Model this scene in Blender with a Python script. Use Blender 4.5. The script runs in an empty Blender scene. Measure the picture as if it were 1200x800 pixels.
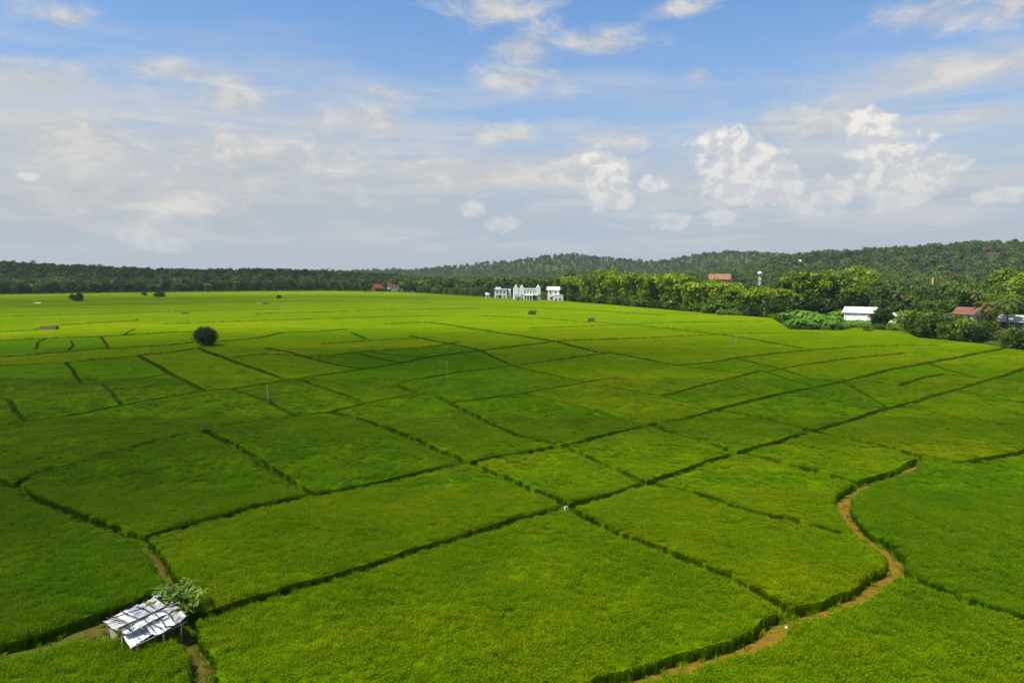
import bpy, bmesh, math, random
import numpy as np
from mathutils import Vector, Matrix
from mathutils.geometry import delaunay_2d_cdt

random.seed(7)
RNG = np.random.default_rng(11)
SC = bpy.context.scene
COL = SC.collection

# ------------------------------------------------------------------ camera
CAM_H = 17.0
FPX = 800.0                       # focal length in photo pixels (photo 1200 wide)
PITCH = math.atan(80 / 800)
cam_d = bpy.data.cameras.new('camera')
cam_d.sensor_width = 36.0
cam_d.lens = 24.0
cam_d.clip_start = 0.5
cam_d.clip_end = 20000
cam = bpy.data.objects.new('camera', cam_d)
COL.objects.link(cam)
cam.location = (0, 0, CAM_H)
cam.rotation_euler = (math.pi / 2 - PITCH, 0, 0)
SC.camera = cam

SC.view_settings.view_transform = 'Standard'
SC.view_settings.look = 'None'
SC.view_settings.gamma = 1.0
SC.view_settings.exposure = 0.64
SC.cycles.transparent_max_bounces = 32
SC.cycles.max_bounces = 7
SC.cycles.diffuse_bounces = 3
SC.cycles.transmission_bounces = 4
SC.cycles.volume_bounces = 1

# ------------------------------------------------------------------ sun
SUN_EL = math.radians(60)
SUN_AZ = math.radians(-122)       # clockwise from +Y (view direction): from the left and a little behind
SUN_DIR = Vector((math.sin(SUN_AZ) * math.cos(SUN_EL), math.cos(SUN_AZ) * math.cos(SUN_EL), math.sin(SUN_EL)))
sun_d = bpy.data.lights.new('sun', 'SUN')
sun_d.energy = 4.8
sun_d.angle = math.radians(0.5)
sun_d.color = (1.0, 0.95, 0.86)
sun = bpy.data.objects.new('sun', sun_d)
COL.objects.link(sun)
sun.rotation_euler = SUN_DIR.to_track_quat('Z', 'Y').to_euler()


# ------------------------------------------------------------------ node helper
class N:
    """small helper round a node tree"""
    def __init__(self, nt):
        self.nt = nt
        nt.nodes.clear()

    def node(self, typ, **kw):
        n = self.nt.nodes.new(typ)
        for k, v in kw.items():
            setattr(n, k, v)
        return n

    def link(self, a, b):
        self.nt.links.new(a, b)

    def put(self, sock, v):
        if isinstance(v, bpy.types.NodeSocket):
            self.link(v, sock)
        elif v is not None:
            sock.default_value = v

    def math(self, op, a, b=None, c=None, clamp=False):
        n = self.node('ShaderNodeMath', operation=op, use_clamp=clamp)
        self.put(n.inputs[0], a)
        self.put(n.inputs[1], b)
        if c is not None:
            self.put(n.inputs[2], c)
        return n.outputs[0]

    def vmath(self, op, a, b=None):
        n = self.node('ShaderNodeVectorMath', operation=op)
        self.put(n.inputs[0], a)
        if b is not None:
            self.put(n.inputs[1], b)
        return n.outputs[0]

    def comb(self, x, y, z):
        n = self.node('ShaderNodeCombineXYZ')
        self.put(n.inputs[0], x); self.put(n.inputs[1], y); self.put(n.inputs[2], z)
        return n.outputs[0]

    def sep(self, v):
        n = self.node('ShaderNodeSeparateXYZ')
        self.put(n.inputs[0], v)
        return n.outputs

    def noise(self, vec, scale, detail=3.0, rough=0.55, dist=0.0):
        n = self.node('ShaderNodeTexNoise')
        self.put(n.inputs['Vector'], vec)
        n.inputs['Scale'].default_value = scale
        n.inputs['Detail'].default_value = detail
        n.inputs['Roughness'].default_value = rough
        n.inputs['Distortion'].default_value = dist
        return n.outputs['Fac']

    def mrange(self, v, a, b, c=0.0, d=1.0, smooth=True):
        n = self.node('ShaderNodeMapRange', interpolation_type='SMOOTHSTEP' if smooth else 'LINEAR')
        self.put(n.inputs['Value'], v)
        n.inputs['From Min'].default_value = a
        n.inputs['From Max'].default_value = b
        n.inputs['To Min'].default_value = c
        n.inputs['To Max'].default_value = d
        return n.outputs['Result']

    def mix(self, f, a, b, blend='MIX'):
        n = self.node('ShaderNodeMix', data_type='RGBA', blend_type=blend)
        n.clamp_factor = True
        self.put(n.inputs[0], f)
        for s, v in ((n.inputs[6], a), (n.inputs[7], b)):
            if isinstance(v, tuple) and len(v) == 3:
                v = (*v, 1)
            self.put(s, v)
        return n.outputs[2]

    def attr(self, name, typ='GEOMETRY'):
        n = self.node('ShaderNodeAttribute', attribute_name=name, attribute_type=typ)
        return n.outputs


def pix_dir(u, v):
    """direction through a pixel of the photograph"""
    cx, cy = (u - 600) / FPX, (400 - v) / FPX
    d = Vector((cx, math.cos(PITCH) + cy * math.sin(PITCH), -math.sin(PITCH) + cy * math.cos(PITCH)))
    return d.normalized()


# ------------------------------------------------------------------ world: Nishita sky and clouds
world = bpy.data.worlds.new('World')
SC.world = world
world.use_nodes = True
W = N(world.node_tree)
sky = W.node('ShaderNodeTexSky', sky_type='NISHITA')
sky.sun_disc = False
sky.sun_elevation = SUN_EL
sky.sun_rotation = SUN_AZ
sky.altitude = 50
sky.air_density = 1.0
sky.dust_density = 1.2
sky.ozone_density = 2.0
tc = W.node('ShaderNodeTexCoord')
dirv = W.vmath('NORMALIZE', tc.outputs['Generated'])
dx, dy, dz = W.sep(dirv)
az = W.math('ARCTAN2', dx, dy)
el = W.math('ARCSINE', dz)
den = W.math('ADD', W.math('MAXIMUM', dz, 0.0), 0.10)
px_, py_ = W.math('DIVIDE', dx, den), W.math('DIVIDE', dy, den)
# thin high layer, drawn out across the view
pl = W.comb(W.math('MULTIPLY', px_, 0.8), W.math('MULTIPLY', py_, 1.25), 3.7)
n1 = W.noise(pl, 0.9, 7, 0.55, 0.45)
n2 = W.noise(W.vmath('ADD', pl, (7.3, 2.1, 5.0)), 0.35, 3, 0.5)
n3 = W.noise(W.comb(W.math('MULTIPLY', px_, 1.1), W.math('MULTIPLY', py_, 3.0), 9.1), 1.4, 6, 0.6, 0.5)
left_bias = W.mrange(az, 0.25, -0.75, -0.02, 0.12)
low_bias = W.mrange(el, 0.36, 0.10, -0.07, 0.19)
cov = W.math('ADD', W.math('ADD', W.math('MULTIPLY', n1, 0.62), W.math('MULTIPLY', n3, 0.30)), W.math('MULTIPLY', n2, 0.38))
cov = W.math('ADD', W.math('ADD', cov, left_bias), low_bias)
thin = W.mrange(cov, 0.58, 1.0, 0.0, 0.78)
hz = W.mrange(el, 0.40, 0.0, 0.0, 0.88)
# heaped clouds and soft drifting patches
HEAPS = [(706, 200, 27, 30), (698, 186, 20, 16), (716, 234, 36, 15), (724, 218, 18, 22), (553, 245, 17, 11), (590, 264, 20, 11),
         (866, 192, 55, 34), (905, 203, 28, 24), (846, 168, 34, 20), (880, 222, 70, 22), (1018, 148, 34, 24), (1040, 190, 50, 46), (1050, 222, 60, 30),
         (1100, 190, 36, 15), (790, 257, 28, 12), (846, 256, 24, 10), (948, 242, 30, 15), (976, 228, 36, 22), (1180, 228, 40, 11), (765, 216, 19, 10),
         (163, 275, 26, 20), (205, 288, 26, 10), (32, 207, 15, 6)]
SOFT = [(585, 10, 85, 42), (606, 92, 66, 26), (612, 55, 55, 45), (1095, 18, 110, 32), (1185, 5, 60, 32), (1110, 85, 160, 34), (1190, 75, 80, 36), (275, 118, 80, 26), (40, 92, 120, 28), (440, 142, 90, 30),
        (818, 88, 18, 11), (440, 108, 70, 10), (75, 20, 60, 22), (215, 85, 90, 16), (300, 190, 260, 60), (80, 170, 220, 60), (560, 205, 200, 26), (120, 235, 260, 30), (700, 190, 120, 22), (720, 165, 70, 20), (590, 160, 60, 16), (950, 150, 120, 40), (1160, 130, 60, 14), (700, 50, 70, 22), (800, 10, 50, 14)]


def blob_field(blobs):
    F = None
    for (bu, bv, ru, rv_) in blobs:
        d0, d1, d2 = pix_dir(bu, bv), pix_dir(bu + ru, bv), pix_dir(bu, bv - rv_)
        a0, e0 = math.atan2(d0.x, d0.y), math.asin(d0.z)
        sa = abs(math.atan2(d1.x, d1.y) - a0)
        se = abs(math.asin(d2.z) - e0)
        qa = W.math('DIVIDE', W.math('SUBTRACT', az, a0), sa)
        qe = W.math('DIVIDE', W.math('SUBTRACT', el, e0), se)
        q = W.math('SQRT', W.math('ADD', W.math('MULTIPLY', qa, qa), W.math('MULTIPLY', qe, qe)))
        f = W.math('SUBTRACT', 1.0, q)
        F = f if F is None else W.math('SMOOTH_MAX', F, f, 0.2)
    return F


ae = W.comb(az, W.math('MULTIPLY', el, 1.25), 0.0)
cn = W.noise(ae, 30.0, 8, 0.64, 0.3)
cn_b = W.noise(W.vmath('ADD', ae, (0.009, -0.012, 0.0)), 30.0, 8, 0.64, 0.3)
wn = W.noise(W.comb(az, W.math('MULTIPLY', el, 2.2), 4.0), 12.0, 9, 0.66, 0.4)
soft = W.math('ADD', blob_field(SOFT), W.math('MULTIPLY', W.math('SUBTRACT', wn, 0.5), 2.6))
soft = W.mrange(soft, -0.15, 1.15, 0.0, 0.92)
body = W.math('ADD', blob_field(HEAPS), W.math('MULTIPLY', W.math('SUBTRACT', cn, 0.5), 2.0))
heap = W.mrange(body, -0.14, 0.42)
heap = W.math('MULTIPLY', heap, W.mrange(el, 0.04, 0.19, 0.42, 0.95))
lit = W.mrange(W.math('SUBTRACT', cn, cn_b), -0.09, 0.10)
nish = W.mix(1.0, sky.outputs[0], (0.76, 1.0, 1.20), 'MULTIPLY')
c = W.mix(hz, nish, (2.65, 3.15, 3.8))
thin_col = W.mix(W.mrange(el, 0.03, 0.25), (3.15, 3.35, 3.6), (4.15, 4.1, 4.05))
c = W.mix(thin, c, thin_col)
st = W.mrange(W.noise(W.comb(W.math('MULTIPLY', az, 2.0), W.math('MULTIPLY', el, 15.0), 2.0), 2.2, 6, 0.62, 0.5), 0.44, 0.68)
st = W.math('MULTIPLY', W.math('MULTIPLY', st, 0.55), W.math('MULTIPLY', W.mrange(el, 0.0, 0.07), W.mrange(el, 0.34, 0.16)))
c = W.mix(st, c, (4.5, 4.4, 4.3))
c = W.mix(soft, c, W.mix(W.mrange(wn, 0.4, 0.7), (3.45, 3.6, 3.8), (5.0, 4.8, 4.5)))
heap_col = W.mix(lit, (4.15, 4.2, 4.35), (6.1, 5.8, 5.35))
heap_col = W.mix(W.mrange(el, 0.24, 0.02, 0.0, 0.5), heap_col, (4.2, 4.3, 4.5))
c = W.mix(heap, c, heap_col)
bg = W.node('ShaderNodeBackground')
W.link(c, bg.inputs['Color'])
bg.inputs['Strength'].default_value = 0.097
wo = W.node('ShaderNodeOutputWorld')
W.link(bg.outputs[0], wo.inputs['Surface'])
world.cycles.sampling_method = 'MANUAL'
world.cycles.sample_map_resolution = 512


# ------------------------------------------------------------------ geometry helpers
def ground(u, v, z=0.0):
    """where the ray through a photo pixel meets the plane at height z"""
    d = pix_dir(u, v)
    t = (z - CAM_H) / d.z
    return Vector((d.x * t, d.y * t, z))


EDGE_V = [(-700, 352), (-300, 349), (-60, 346.5), (0, 345.8), (100, 344), (200, 342.8), (300, 341.6), (380, 341), (430, 341.6), (480, 343), (540, 347),
          (600, 350), (660, 353.5), (710, 357.5), (760, 362), (850, 370), (905, 374), (925, 388), (985, 389.5), (1000, 386), (1060, 391),
          (1075, 398), (1150, 405.5), (1200, 414), (1300, 424), (1600, 440), (2200, 455)]
EU = np.array([e[0] for e in EDGE_V], float)
ED = np.array([ground(600, e[1]).y for e in EDGE_V])


def edge_depth(x, y):
    """depth of the far edge of the fields in the direction of a ground point"""
    u = 600 + 800 * np.asarray(x, float) / np.maximum(np.asarray(y, float) * 0.985, 1.0)
    return np.interp(u, EU, ED)


HILLS = [(-560, 800, 14, 190, 130), (-260, 800, 9, 170, 120), (-900, 850, 19, 260, 150), (-1500, 1000, 30, 500, 260),
         (190, 1900, 45, 165, 250), (520, 1800, 45, 175, 250), (-30, 2050, 34, 260, 300), (850, 1700, 46, 320, 300), (1500, 1700, 70, 500, 350),
         (690, 1000, 40, 180, 200), (470, 1060, 30, 140, 190), (930, 950, 37, 220, 250), (260, 640, 7, 140, 100), (-700, 2100, 18, 500, 300)]


def terrain(x, y):
    x = np.asarray(x, float); y = np.asarray(y, float)
    z = np.zeros(np.broadcast(x, y).shape)
    for (x0, y0, h, sx, sy) in HILLS:
        z = z + h * np.exp(-((x - x0) / sx) ** 2 - ((y - y0) / sy) ** 2)
    z = z + 3.0 * np.sin(x * 0.021 + 1.3 * np.sin(y * 0.011)) * np.cos(y * 0.017) * np.clip(z / 25.0, 0, 1)
    e = edge_depth(x, y)
    t = np.clip((y - e - 10) / 120.0, 0, 1)
    return z * t * t * (3 - 2 * t)


def hit(u, v):
    """ground or hillside point seen at a photo pixel"""
    d = pix_dir(u, v)
    t = 25.0
    while t < 3000:
        p = Vector((0, 0, CAM_H)) + d * t
        if p.z <= float(terrain(p.x, p.y)):
            return Vector((p.x, p.y, float(terrain(p.x, p.y))))
        t += 2.0
    p = Vector((0, 0, CAM_H)) + d * 1500
    return Vector((p.x, p.y, float(terrain(p.x, p.y))))


def at_depth(u, depth):
    x = (u - 600) / 800 * depth
    return Vector((x, depth, float(terrain(x, depth))))


def mesh_np(name, verts, faces, mat=None, smooth=False):
    me = bpy.data.meshes.new(name)
    if isinstance(faces, np.ndarray) and len(faces):
        nf, k = faces.shape
        me.vertices.add(len(verts))
        me.vertices.foreach_set('co', np.asarray(verts, np.float32).ravel())
        me.loops.add(nf * k)
        me.loops.foreach_set('vertex_index', faces.astype(np.int32).ravel())
        me.polygons.add(nf)
        me.polygons.foreach_set('loop_start', np.arange(0, nf * k, k, dtype=np.int32))
        me.update(calc_edges=True)
        me.validate()
    else:
        me.from_pydata([tuple(v) for v in verts], [], [tuple(f) for f in faces])
        me.update()
    if mat:
        me.materials.append(mat)
    if smooth:
        me.shade_smooth()
    return me


def obj(name, me, parent=None, loc=None, kind=None):
    o = bpy.data.objects.new(name, me)
    COL.objects.link(o)
    if parent is not None:
        o.parent = parent
    if loc is not None:
        o.location = loc
    if kind:
        o['kind'] = kind
    return o


def thing(name, label, cat, loc=(0, 0, 0), rz=0.0, group=None):
    o = obj(name, None, None, loc)
    o.rotation_euler = (0, 0, rz)
    o['label'] = label
    o['category'] = cat
    if group:
        o['group'] = group
    return o


def copy_thing(src, loc, rz=0.0, scale=(1, 1, 1), label=None, group=None):
    c = src.copy()
    COL.objects.link(c)
    c.location = loc
    c.rotation_euler = (0, 0, rz)
    c.scale = scale
    if label:
        c['label'] = label
    if group:
        c['group'] = group
    for ch in list(src.children):
        k = ch.copy()
        COL.objects.link(k)
        k.parent = c
        for g in list(ch.children):
            h = g.copy()
            COL.objects.link(h)
            h.parent = k
    return c


class MB:
    """collects boxes, tubes and polygons into one mesh"""
    def __init__(self):
        self.v, self.f = [], []

    def add(self, vs, fs):
        b = len(self.v)
        self.v += [tuple(p) for p in vs]
        self.f += [tuple(i + b for i in q) for q in fs]

    def box(self, c, s, rz=0.0):
        x, y, z = s[0] / 2, s[1] / 2, s[2] / 2
        R = Matrix.Rotation(rz, 3, 'Z')
        vs = [Vector(c) + R @ Vector(p) for p in ((-x, -y, -z), (x, -y, -z), (x, y, -z), (-x, y, -z), (-x, -y, z), (x, -y, z), (x, y, z), (-x, y, z))]
        self.add(vs, [(3, 2, 1, 0), (4, 5, 6, 7), (0, 1, 5, 4), (1, 2, 6, 5), (2, 3, 7, 6), (3, 0, 4, 7)])

    def tube(self, pts, rs, n=6, cap=True):
        pts = [Vector(p) for p in pts]
        vs, fs = [], []
        for i, p in enumerate(pts):
            d = (pts[min(i + 1, len(pts) - 1)] - pts[max(i - 1, 0)])
            if d.length < 1e-9:
                d = Vector((0, 0, 1))
            d.normalize()
            a = d.cross(Vector((0, 0, 1)) if abs(d.z) < 0.9 else Vector((1, 0, 0))).normalized()
            b = d.cross(a)
            r = rs[i] if isinstance(rs, (list, tuple)) else rs
            for k in range(n):
                t = 2 * math.pi * k / n
                vs.append(p + (a * math.cos(t) + b * math.sin(t)) * r)
        for i in range(len(pts) - 1):
            for k in range(n):
                fs.append((i * n + k, i * n + (k + 1) % n, (i + 1) * n + (k + 1) % n, (i + 1) * n + k))
        if cap:
            fs.append(tuple(reversed(range(n))))
            fs.append(tuple((len(pts) - 1) * n + k for k in range(n)))
        self.add(vs, fs)

    def slab(self, quad, th):
        """a quad given thickness th downward along its normal"""
        q = [Vector(p) for p in quad]
        nrm = (q[1] - q[0]).cross(q[3] - q[0]).normalized()
        low = [p - nrm * th for p in q]
        self.add(q + low, [(0, 1, 2, 3), (7, 6, 5, 4), (0, 4, 5, 1), (1, 5, 6, 2), (2, 6, 7, 3), (3, 7, 4, 0)])

    def gable(self, w, d, z0, h, over=0.4, th=0.15, axis='x'):
        """two roof slabs; ridge along x"""
        W2, D2 = w / 2 + over, d / 2 + over
        k = h / (d / 2)
        ze = z0 - over * k
        if axis == 'x':
            self.slab([(-W2, -D2, ze), (W2, -D2, ze), (W2, 0.0, z0 + h), (-W2, 0.0, z0 + h)], th)
            self.slab([(W2, D2, ze), (-W2, D2, ze), (-W2, 0.004, z0 + h + 0.004), (W2, 0.004, z0 + h + 0.004)], th)
        else:
            self.slab([(D2, -W2, ze), (D2, W2, ze), (0.0, W2, z0 + h), (0.0, -W2, z0 + h)], th)
            self.slab([(-D2, W2, ze), (-D2, -W2, ze), (-0.004, -W2, z0 + h + 0.004), (-0.004, W2, z0 + h + 0.004)], th)

    def mesh(self, name, mat, smooth=False):
        return mesh_np(name, self.v, self.f, mat, smooth)

    def build(self, name, mat, parent=None, smooth=False, loc=None):
        return obj(name, self.mesh(name, mat, smooth), parent, loc)


# ------------------------------------------------------------------ materials
def new_mat(name):
    m = bpy.data.materials.new(name)
    m.use_nodes = True
    return m, N(m.node_tree)


def finish(n, shader):
    o = n.node('ShaderNodeOutputMaterial')
    n.link(shader, o.inputs['Surface'])


def principled(n, col, rough=0.7, spec=0.3, metal=0.0, normal=None):
    p = n.node('ShaderNodeBsdfPrincipled')
    if isinstance(col, tuple):
        col = (*col, 1)
    n.put(p.inputs['Base Color'], col)
    n.put(p.inputs['Roughness'], rough)
    p.inputs['Specular IOR Level'].default_value = spec
    p.inputs['Metallic'].default_value = metal
    if normal is not None:
        n.link(normal, p.inputs['Normal'])
    return p.outputs[0]


def bump(n, height, strength=0.5, dist=0.1):
    b = n.node('ShaderNodeBump')
    n.put(b.inputs['Height'], height)
    b.inputs['Strength'].default_value = strength
    b.inputs['Distance'].default_value = dist
    return b.outputs[0]


def simple_mat(name, col, col2=None, scale=3.0, rough=0.7, spec=0.3, metal=0.0):
    """one colour with blotchy variation and slight relief"""
    m, n = new_mat(name)
    pos = n.node('ShaderNodeNewGeometry').outputs['Position']
    f = n.noise(pos, scale, 4, 0.6)
    c = n.mix(n.mrange(f, 0.3, 0.7), col, col2 or tuple(x * 0.7 for x in col))
    finish(n, principled(n, c, rough, spec, metal, bump(n, f, 0.2, 0.02)))
    return m


def leaf_mat(name, cols, trans=0.3, inst=False, spec=0.25, hue_var=1.0):
    """foliage: clump value from the mesh, tree value from the object"""
    m, n = new_mat(name)
    a = n.attr('leaf_tone')[2]
    oi = n.node('ShaderNodeObjectInfo').outputs['Random']
    v = n.math('ADD', n.math('MULTIPLY', a, 0.42 if inst else 0.55), n.math('MULTIPLY', oi, 0.58 if inst else 0.45), clamp=True)
    c = n.mix(n.mrange(v, 0.0, 0.55), cols[0], cols[1])
    c = n.mix(n.mrange(v, 0.5, 1.0), c, cols[2])
    d = principled(n, c, 0.55, spec)
    t = n.node('ShaderNodeBsdfTranslucent')
    n.link(n.mix(1.0, c, (1.05, 1.15, 0.5), 'MULTIPLY'), t.inputs['Color'])
    mx = n.node('ShaderNodeMixShader')
    mx.inputs[0].default_value = trans
    n.link(d, mx.inputs[1]); n.link(t.outputs[0], mx.inputs[2])
    finish(n, mx.outputs[0])
    return m


RICE_DEEP, RICE_MID, RICE_RIPE, RICE_GOLD = (0.053, 0.147, 0.0006), (0.108, 0.208, 0.0004), (0.195, 0.247, 0.0004), (0.36, 0.27, 0.002)


def rice_colour(n, tint, pos, fine=True):
    """tint 0 deep green .. 0.5 mid .. 0.85 ripening .. 1 gold, with soft patches of growth"""
    big = n.noise(n.vmath('MULTIPLY', pos, (0.012, 0.045, 0.0)), 1.0, 6, 0.62, 0.5)
    mid = n.noise(pos, 0.22, 4, 0.6)
    t = n.math('ADD', tint, n.math('MULTIPLY', n.math('SUBTRACT', big, 0.5), 1.1))
    t = n.math('ADD', t, n.math('MULTIPLY', n.math('SUBTRACT', mid, 0.5), 0.85))
    sm = n.noise(pos, 1.1, 3, 0.6)
    t = n.math('ADD', t, n.math('MULTIPLY', n.math('SUBTRACT', sm, 0.5), 0.55))
    c = n.mix(n.mrange(t, 0.0, 0.5, smooth=False), RICE_DEEP, RICE_MID)
    c = n.mix(n.mrange(t, 0.5, 0.85, smooth=False), c, RICE_RIPE)
    c = n.mix(n.mrange(t, 0.85, 1.15, smooth=False), c, RICE_GOLD)
    return c


def make_rice_top():
    m, n = new_mat('rice_canopy')
    g = n.node('ShaderNodeNewGeometry')
    pos = g.outputs['Position']
    tint = n.attr('tint')[2]
    c = rice_colour(n, tint, pos)
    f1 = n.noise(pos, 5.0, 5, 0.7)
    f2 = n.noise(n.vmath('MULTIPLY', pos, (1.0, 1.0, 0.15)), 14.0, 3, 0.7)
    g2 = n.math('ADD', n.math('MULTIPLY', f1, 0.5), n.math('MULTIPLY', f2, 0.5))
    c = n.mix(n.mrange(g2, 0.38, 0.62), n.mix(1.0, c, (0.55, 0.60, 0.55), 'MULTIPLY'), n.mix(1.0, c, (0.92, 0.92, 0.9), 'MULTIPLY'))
    finish(n, principled(n, c, 0.9, 0.0, 0.0, bump(n, g2, 0.7, 0.2)))
    return m


def make_rice_blade():
    m, n = new_mat('rice_blades')
    pos = n.node('ShaderNodeNewGeometry').outputs['Position']
    tint = n.attr('tint', 'INSTANCER')[2]
    tone = n.attr('leaf_tone')[2]
    c = rice_colour(n, tint, pos)
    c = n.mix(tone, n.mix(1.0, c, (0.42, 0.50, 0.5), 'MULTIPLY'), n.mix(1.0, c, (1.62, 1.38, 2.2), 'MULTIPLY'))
    d = principled(n, c, 0.6, 0.03)
    t = n.node('ShaderNodeBsdfTranslucent')
    n.link(n.mix(1.0, c, (1.1, 1.15, 0.7), 'MULTIPLY'), t.inputs['Color'])
    mx = n.node('ShaderNodeMixShader')
    mx.inputs[0].default_value = 0.35
    n.link(d, mx.inputs[1]); n.link(t.outputs[0], mx.inputs[2])
    finish(n, mx.outputs[0])
    return m


def make_weed():
    m, n = new_mat('bund_weeds')
    tint = n.attr('tint', 'INSTANCER')[2]
    tone = n.attr('leaf_tone')[2]
    c = n.mix(n.mrange(tint, -0.35, 0.35, smooth=False), (0.030, 0.064, 0.001), (0.095, 0.155, 0.002))
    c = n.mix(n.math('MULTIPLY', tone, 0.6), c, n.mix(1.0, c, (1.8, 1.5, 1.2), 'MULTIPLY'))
    finish(n, principled(n, c, 0.7, 0.03))
    return m


def make_soil(name, dry, dark, grass, amount):
    m, n = new_mat(name)
    pos = n.node('ShaderNodeNewGeometry').outputs['Position']
    f = n.noise(pos, 1.7, 5, 0.65)
    g = n.noise(pos, 0.9, 4, 0.6, 0.5)
    c = n.mix(n.mrange(f, 0.3, 0.7), dark, dry)
    c = n.mix(n.mrange(g, 0.62 - amount * 0.35, 0.74 - amount * 0.35), c, grass)
    finish(n, principled(n, c, 0.9, 0.1, 0.0, bump(n, n.noise(pos, 6.0, 4), 0.6, 0.08)))
    return m


def make_ground():
    m, n = new_mat('ground')
    pos = n.node('ShaderNodeNewGeometry').outputs['Position']
    f = n.noise(pos, 0.05, 6, 0.65)
    g = n.noise(pos, 1.2, 5, 0.65)
    c = n.mix(n.mrange(f, 0.35, 0.65), (0.025, 0.045, 0.006), (0.05, 0.085, 0.008))
    c = n.mix(n.mrange(g, 0.5, 0.75, 0.0, 0.4), c, (0.07, 0.06, 0.016))
    finish(n, principled(n, c, 0.9, 0.1, 0.0, bump(n, g, 0.5, 0.1)))
    return m


M = {}
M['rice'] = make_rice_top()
M['blade'] = make_rice_blade()
M['ground'] = make_ground()
M['weed'] = make_weed()
M['path'] = make_soil('path_soil', (0.185, 0.110, 0.009), (0.115, 0.066, 0.006), (0.10, 0.115, 0.004), 0.22)
M['worn'] = make_soil('trodden_soil', (0.105, 0.078, 0.010), (0.060, 0.046, 0.007), (0.065, 0.085, 0.004), 0.40)
M['bund'] = make_soil('bund_soil', (0.060, 0.042, 0.008), (0.032, 0.026, 0.005), (0.030, 0.055, 0.003), 0.8)
M['broad'] = leaf_mat('broadleaf_foliage', [(0.030, 0.074, 0.005), (0.070, 0.135, 0.007), (0.145, 0.205, 0.010)])
M['dark'] = leaf_mat('dark_foliage', [(0.018, 0.045, 0.007), (0.036, 0.076, 0.009), (0.066, 0.110, 0.010)])
M['bamboo'] = leaf_mat('bamboo_foliage', [(0.078, 0.150, 0.004), (0.165, 0.250, 0.004), (0.30, 0.355, 0.007)], 0.35)
M['yellow'] = leaf_mat('yellowish_foliage', [(0.085, 0.150, 0.005), (0.165, 0.240, 0.005), (0.28, 0.335, 0.009)], 0.35)
M['rusty'] = leaf_mat('rusty_foliage', [(0.055, 0.060, 0.016), (0.11, 0.085, 0.03), (0.16, 0.11, 0.05)])
M['flame'] = leaf_mat('flowering_foliage', [(0.06, 0.085, 0.008), (0.13, 0.13, 0.012), (0.26, 0.16, 0.02)])
M['banana'] = leaf_mat('banana_leaves', [(0.070, 0.160, 0.010), (0.105, 0.230, 0.012), (0.17, 0.29, 0.015)], 0.4)
M['sapling'] = leaf_mat('sapling_leaves', [(0.040, 0.115, 0.008), (0.10, 0.19, 0.010), (0.19, 0.27, 0.02)], 0.35)
M['palm'] = leaf_mat('palm_fronds', [(0.04, 0.065, 0.012), (0.075, 0.095, 0.016), (0.15, 0.12, 0.025)])
M['forest'] = leaf_mat('forest_foliage', [(0.022, 0.058, 0.008), (0.055, 0.110, 0.011), (0.150, 0.205, 0.014)], 0.25, True)
M['bark'] = simple_mat('bark', (0.13, 0.095, 0.06), (0.06, 0.045, 0.03), 4.0, 0.9, 0.1)
M['pale_bark'] = simple_mat('pale_bark', (0.34, 0.30, 0.22), (0.2, 0.17, 0.12), 4.0, 0.9, 0.1)
M['culm'] = simple_mat('culm', (0.15, 0.14, 0.04), (0.08, 0.085, 0.025), 4.0, 0.7, 0.2)
M['white'] = simple_mat('white_plaster', (0.80, 0.79, 0.75), (0.70, 0.68, 0.62), 0.6, 0.8, 0.2)
M['grey'] = simple_mat('grey_plaster', (0.36, 0.35, 0.33), (0.28, 0.27, 0.26), 0.8, 0.85, 0.2)
M['white_roof'] = simple_mat('white_roof', (0.78, 0.78, 0.78), (0.66, 0.66, 0.64), 0.5, 0.5, 0.4)
M['glass'] = simple_mat('window_glass', (0.12, 0.15, 0.13), (0.07, 0.09, 0.08), 0.5, 0.15, 0.6)
M['red_roof'] = simple_mat('red_roof', (0.17, 0.050, 0.026), (0.115, 0.036, 0.020), 0.8, 0.8, 0.2)
M['orange_roof'] = simple_mat('orange_roof', (0.29, 0.145, 0.08), (0.21, 0.10, 0.058), 0.5, 0.8, 0.2)
M['brown_roof'] = simple_mat('brown_roof', (0.20, 0.075, 0.055), (0.13, 0.055, 0.04), 0.7, 0.8, 0.2)
M['pale_roof'] = simple_mat('pale_roof', (0.48, 0.47, 0.36), (0.36, 0.35, 0.27), 0.7, 0.7, 0.2)
M['grey_roof'] = simple_mat('grey_roof', (0.42, 0.40, 0.37), (0.30, 0.28, 0.26), 0.8, 0.6, 0.3)
M['thatch'] = simple_mat('thatch', (0.085, 0.062, 0.038), (0.045, 0.034, 0.022), 3.0, 0.95, 0.05)
M['wood'] = simple_mat('weathered_wood', (0.20, 0.15, 0.10), (0.11, 0.08, 0.055), 6.0, 0.9, 0.1)
M['dark_wood'] = simple_mat('dark_wood', (0.075, 0.055, 0.045), (0.045, 0.035, 0.03), 6.0, 0.9, 0.1)
M['pole'] = simple_mat('pale_pole', (0.40, 0.42, 0.34), (0.29, 0.3, 0.24), 3.0, 0.7, 0.2)
M['steel'] = simple_mat('galvanised_steel', (0.45, 0.47, 0.48), (0.36, 0.37, 0.38), 2.0, 0.5, 0.4)
M['yellow_paint'] = simple_mat('yellow_paint', (0.55, 0.42, 0.06), (0.45, 0.33, 0.05), 2.0, 0.7, 0.2)
M['cyan_plastic'] = simple_mat('pale_plastic', (0.25, 0.50, 0.50), (0.2, 0.42, 0.43), 5.0, 0.5, 0.3)
M['clay'] = simple_mat('clay', (0.30, 0.14, 0.07), (0.2, 0.09, 0.05), 6.0, 0.85, 0.1)


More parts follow.
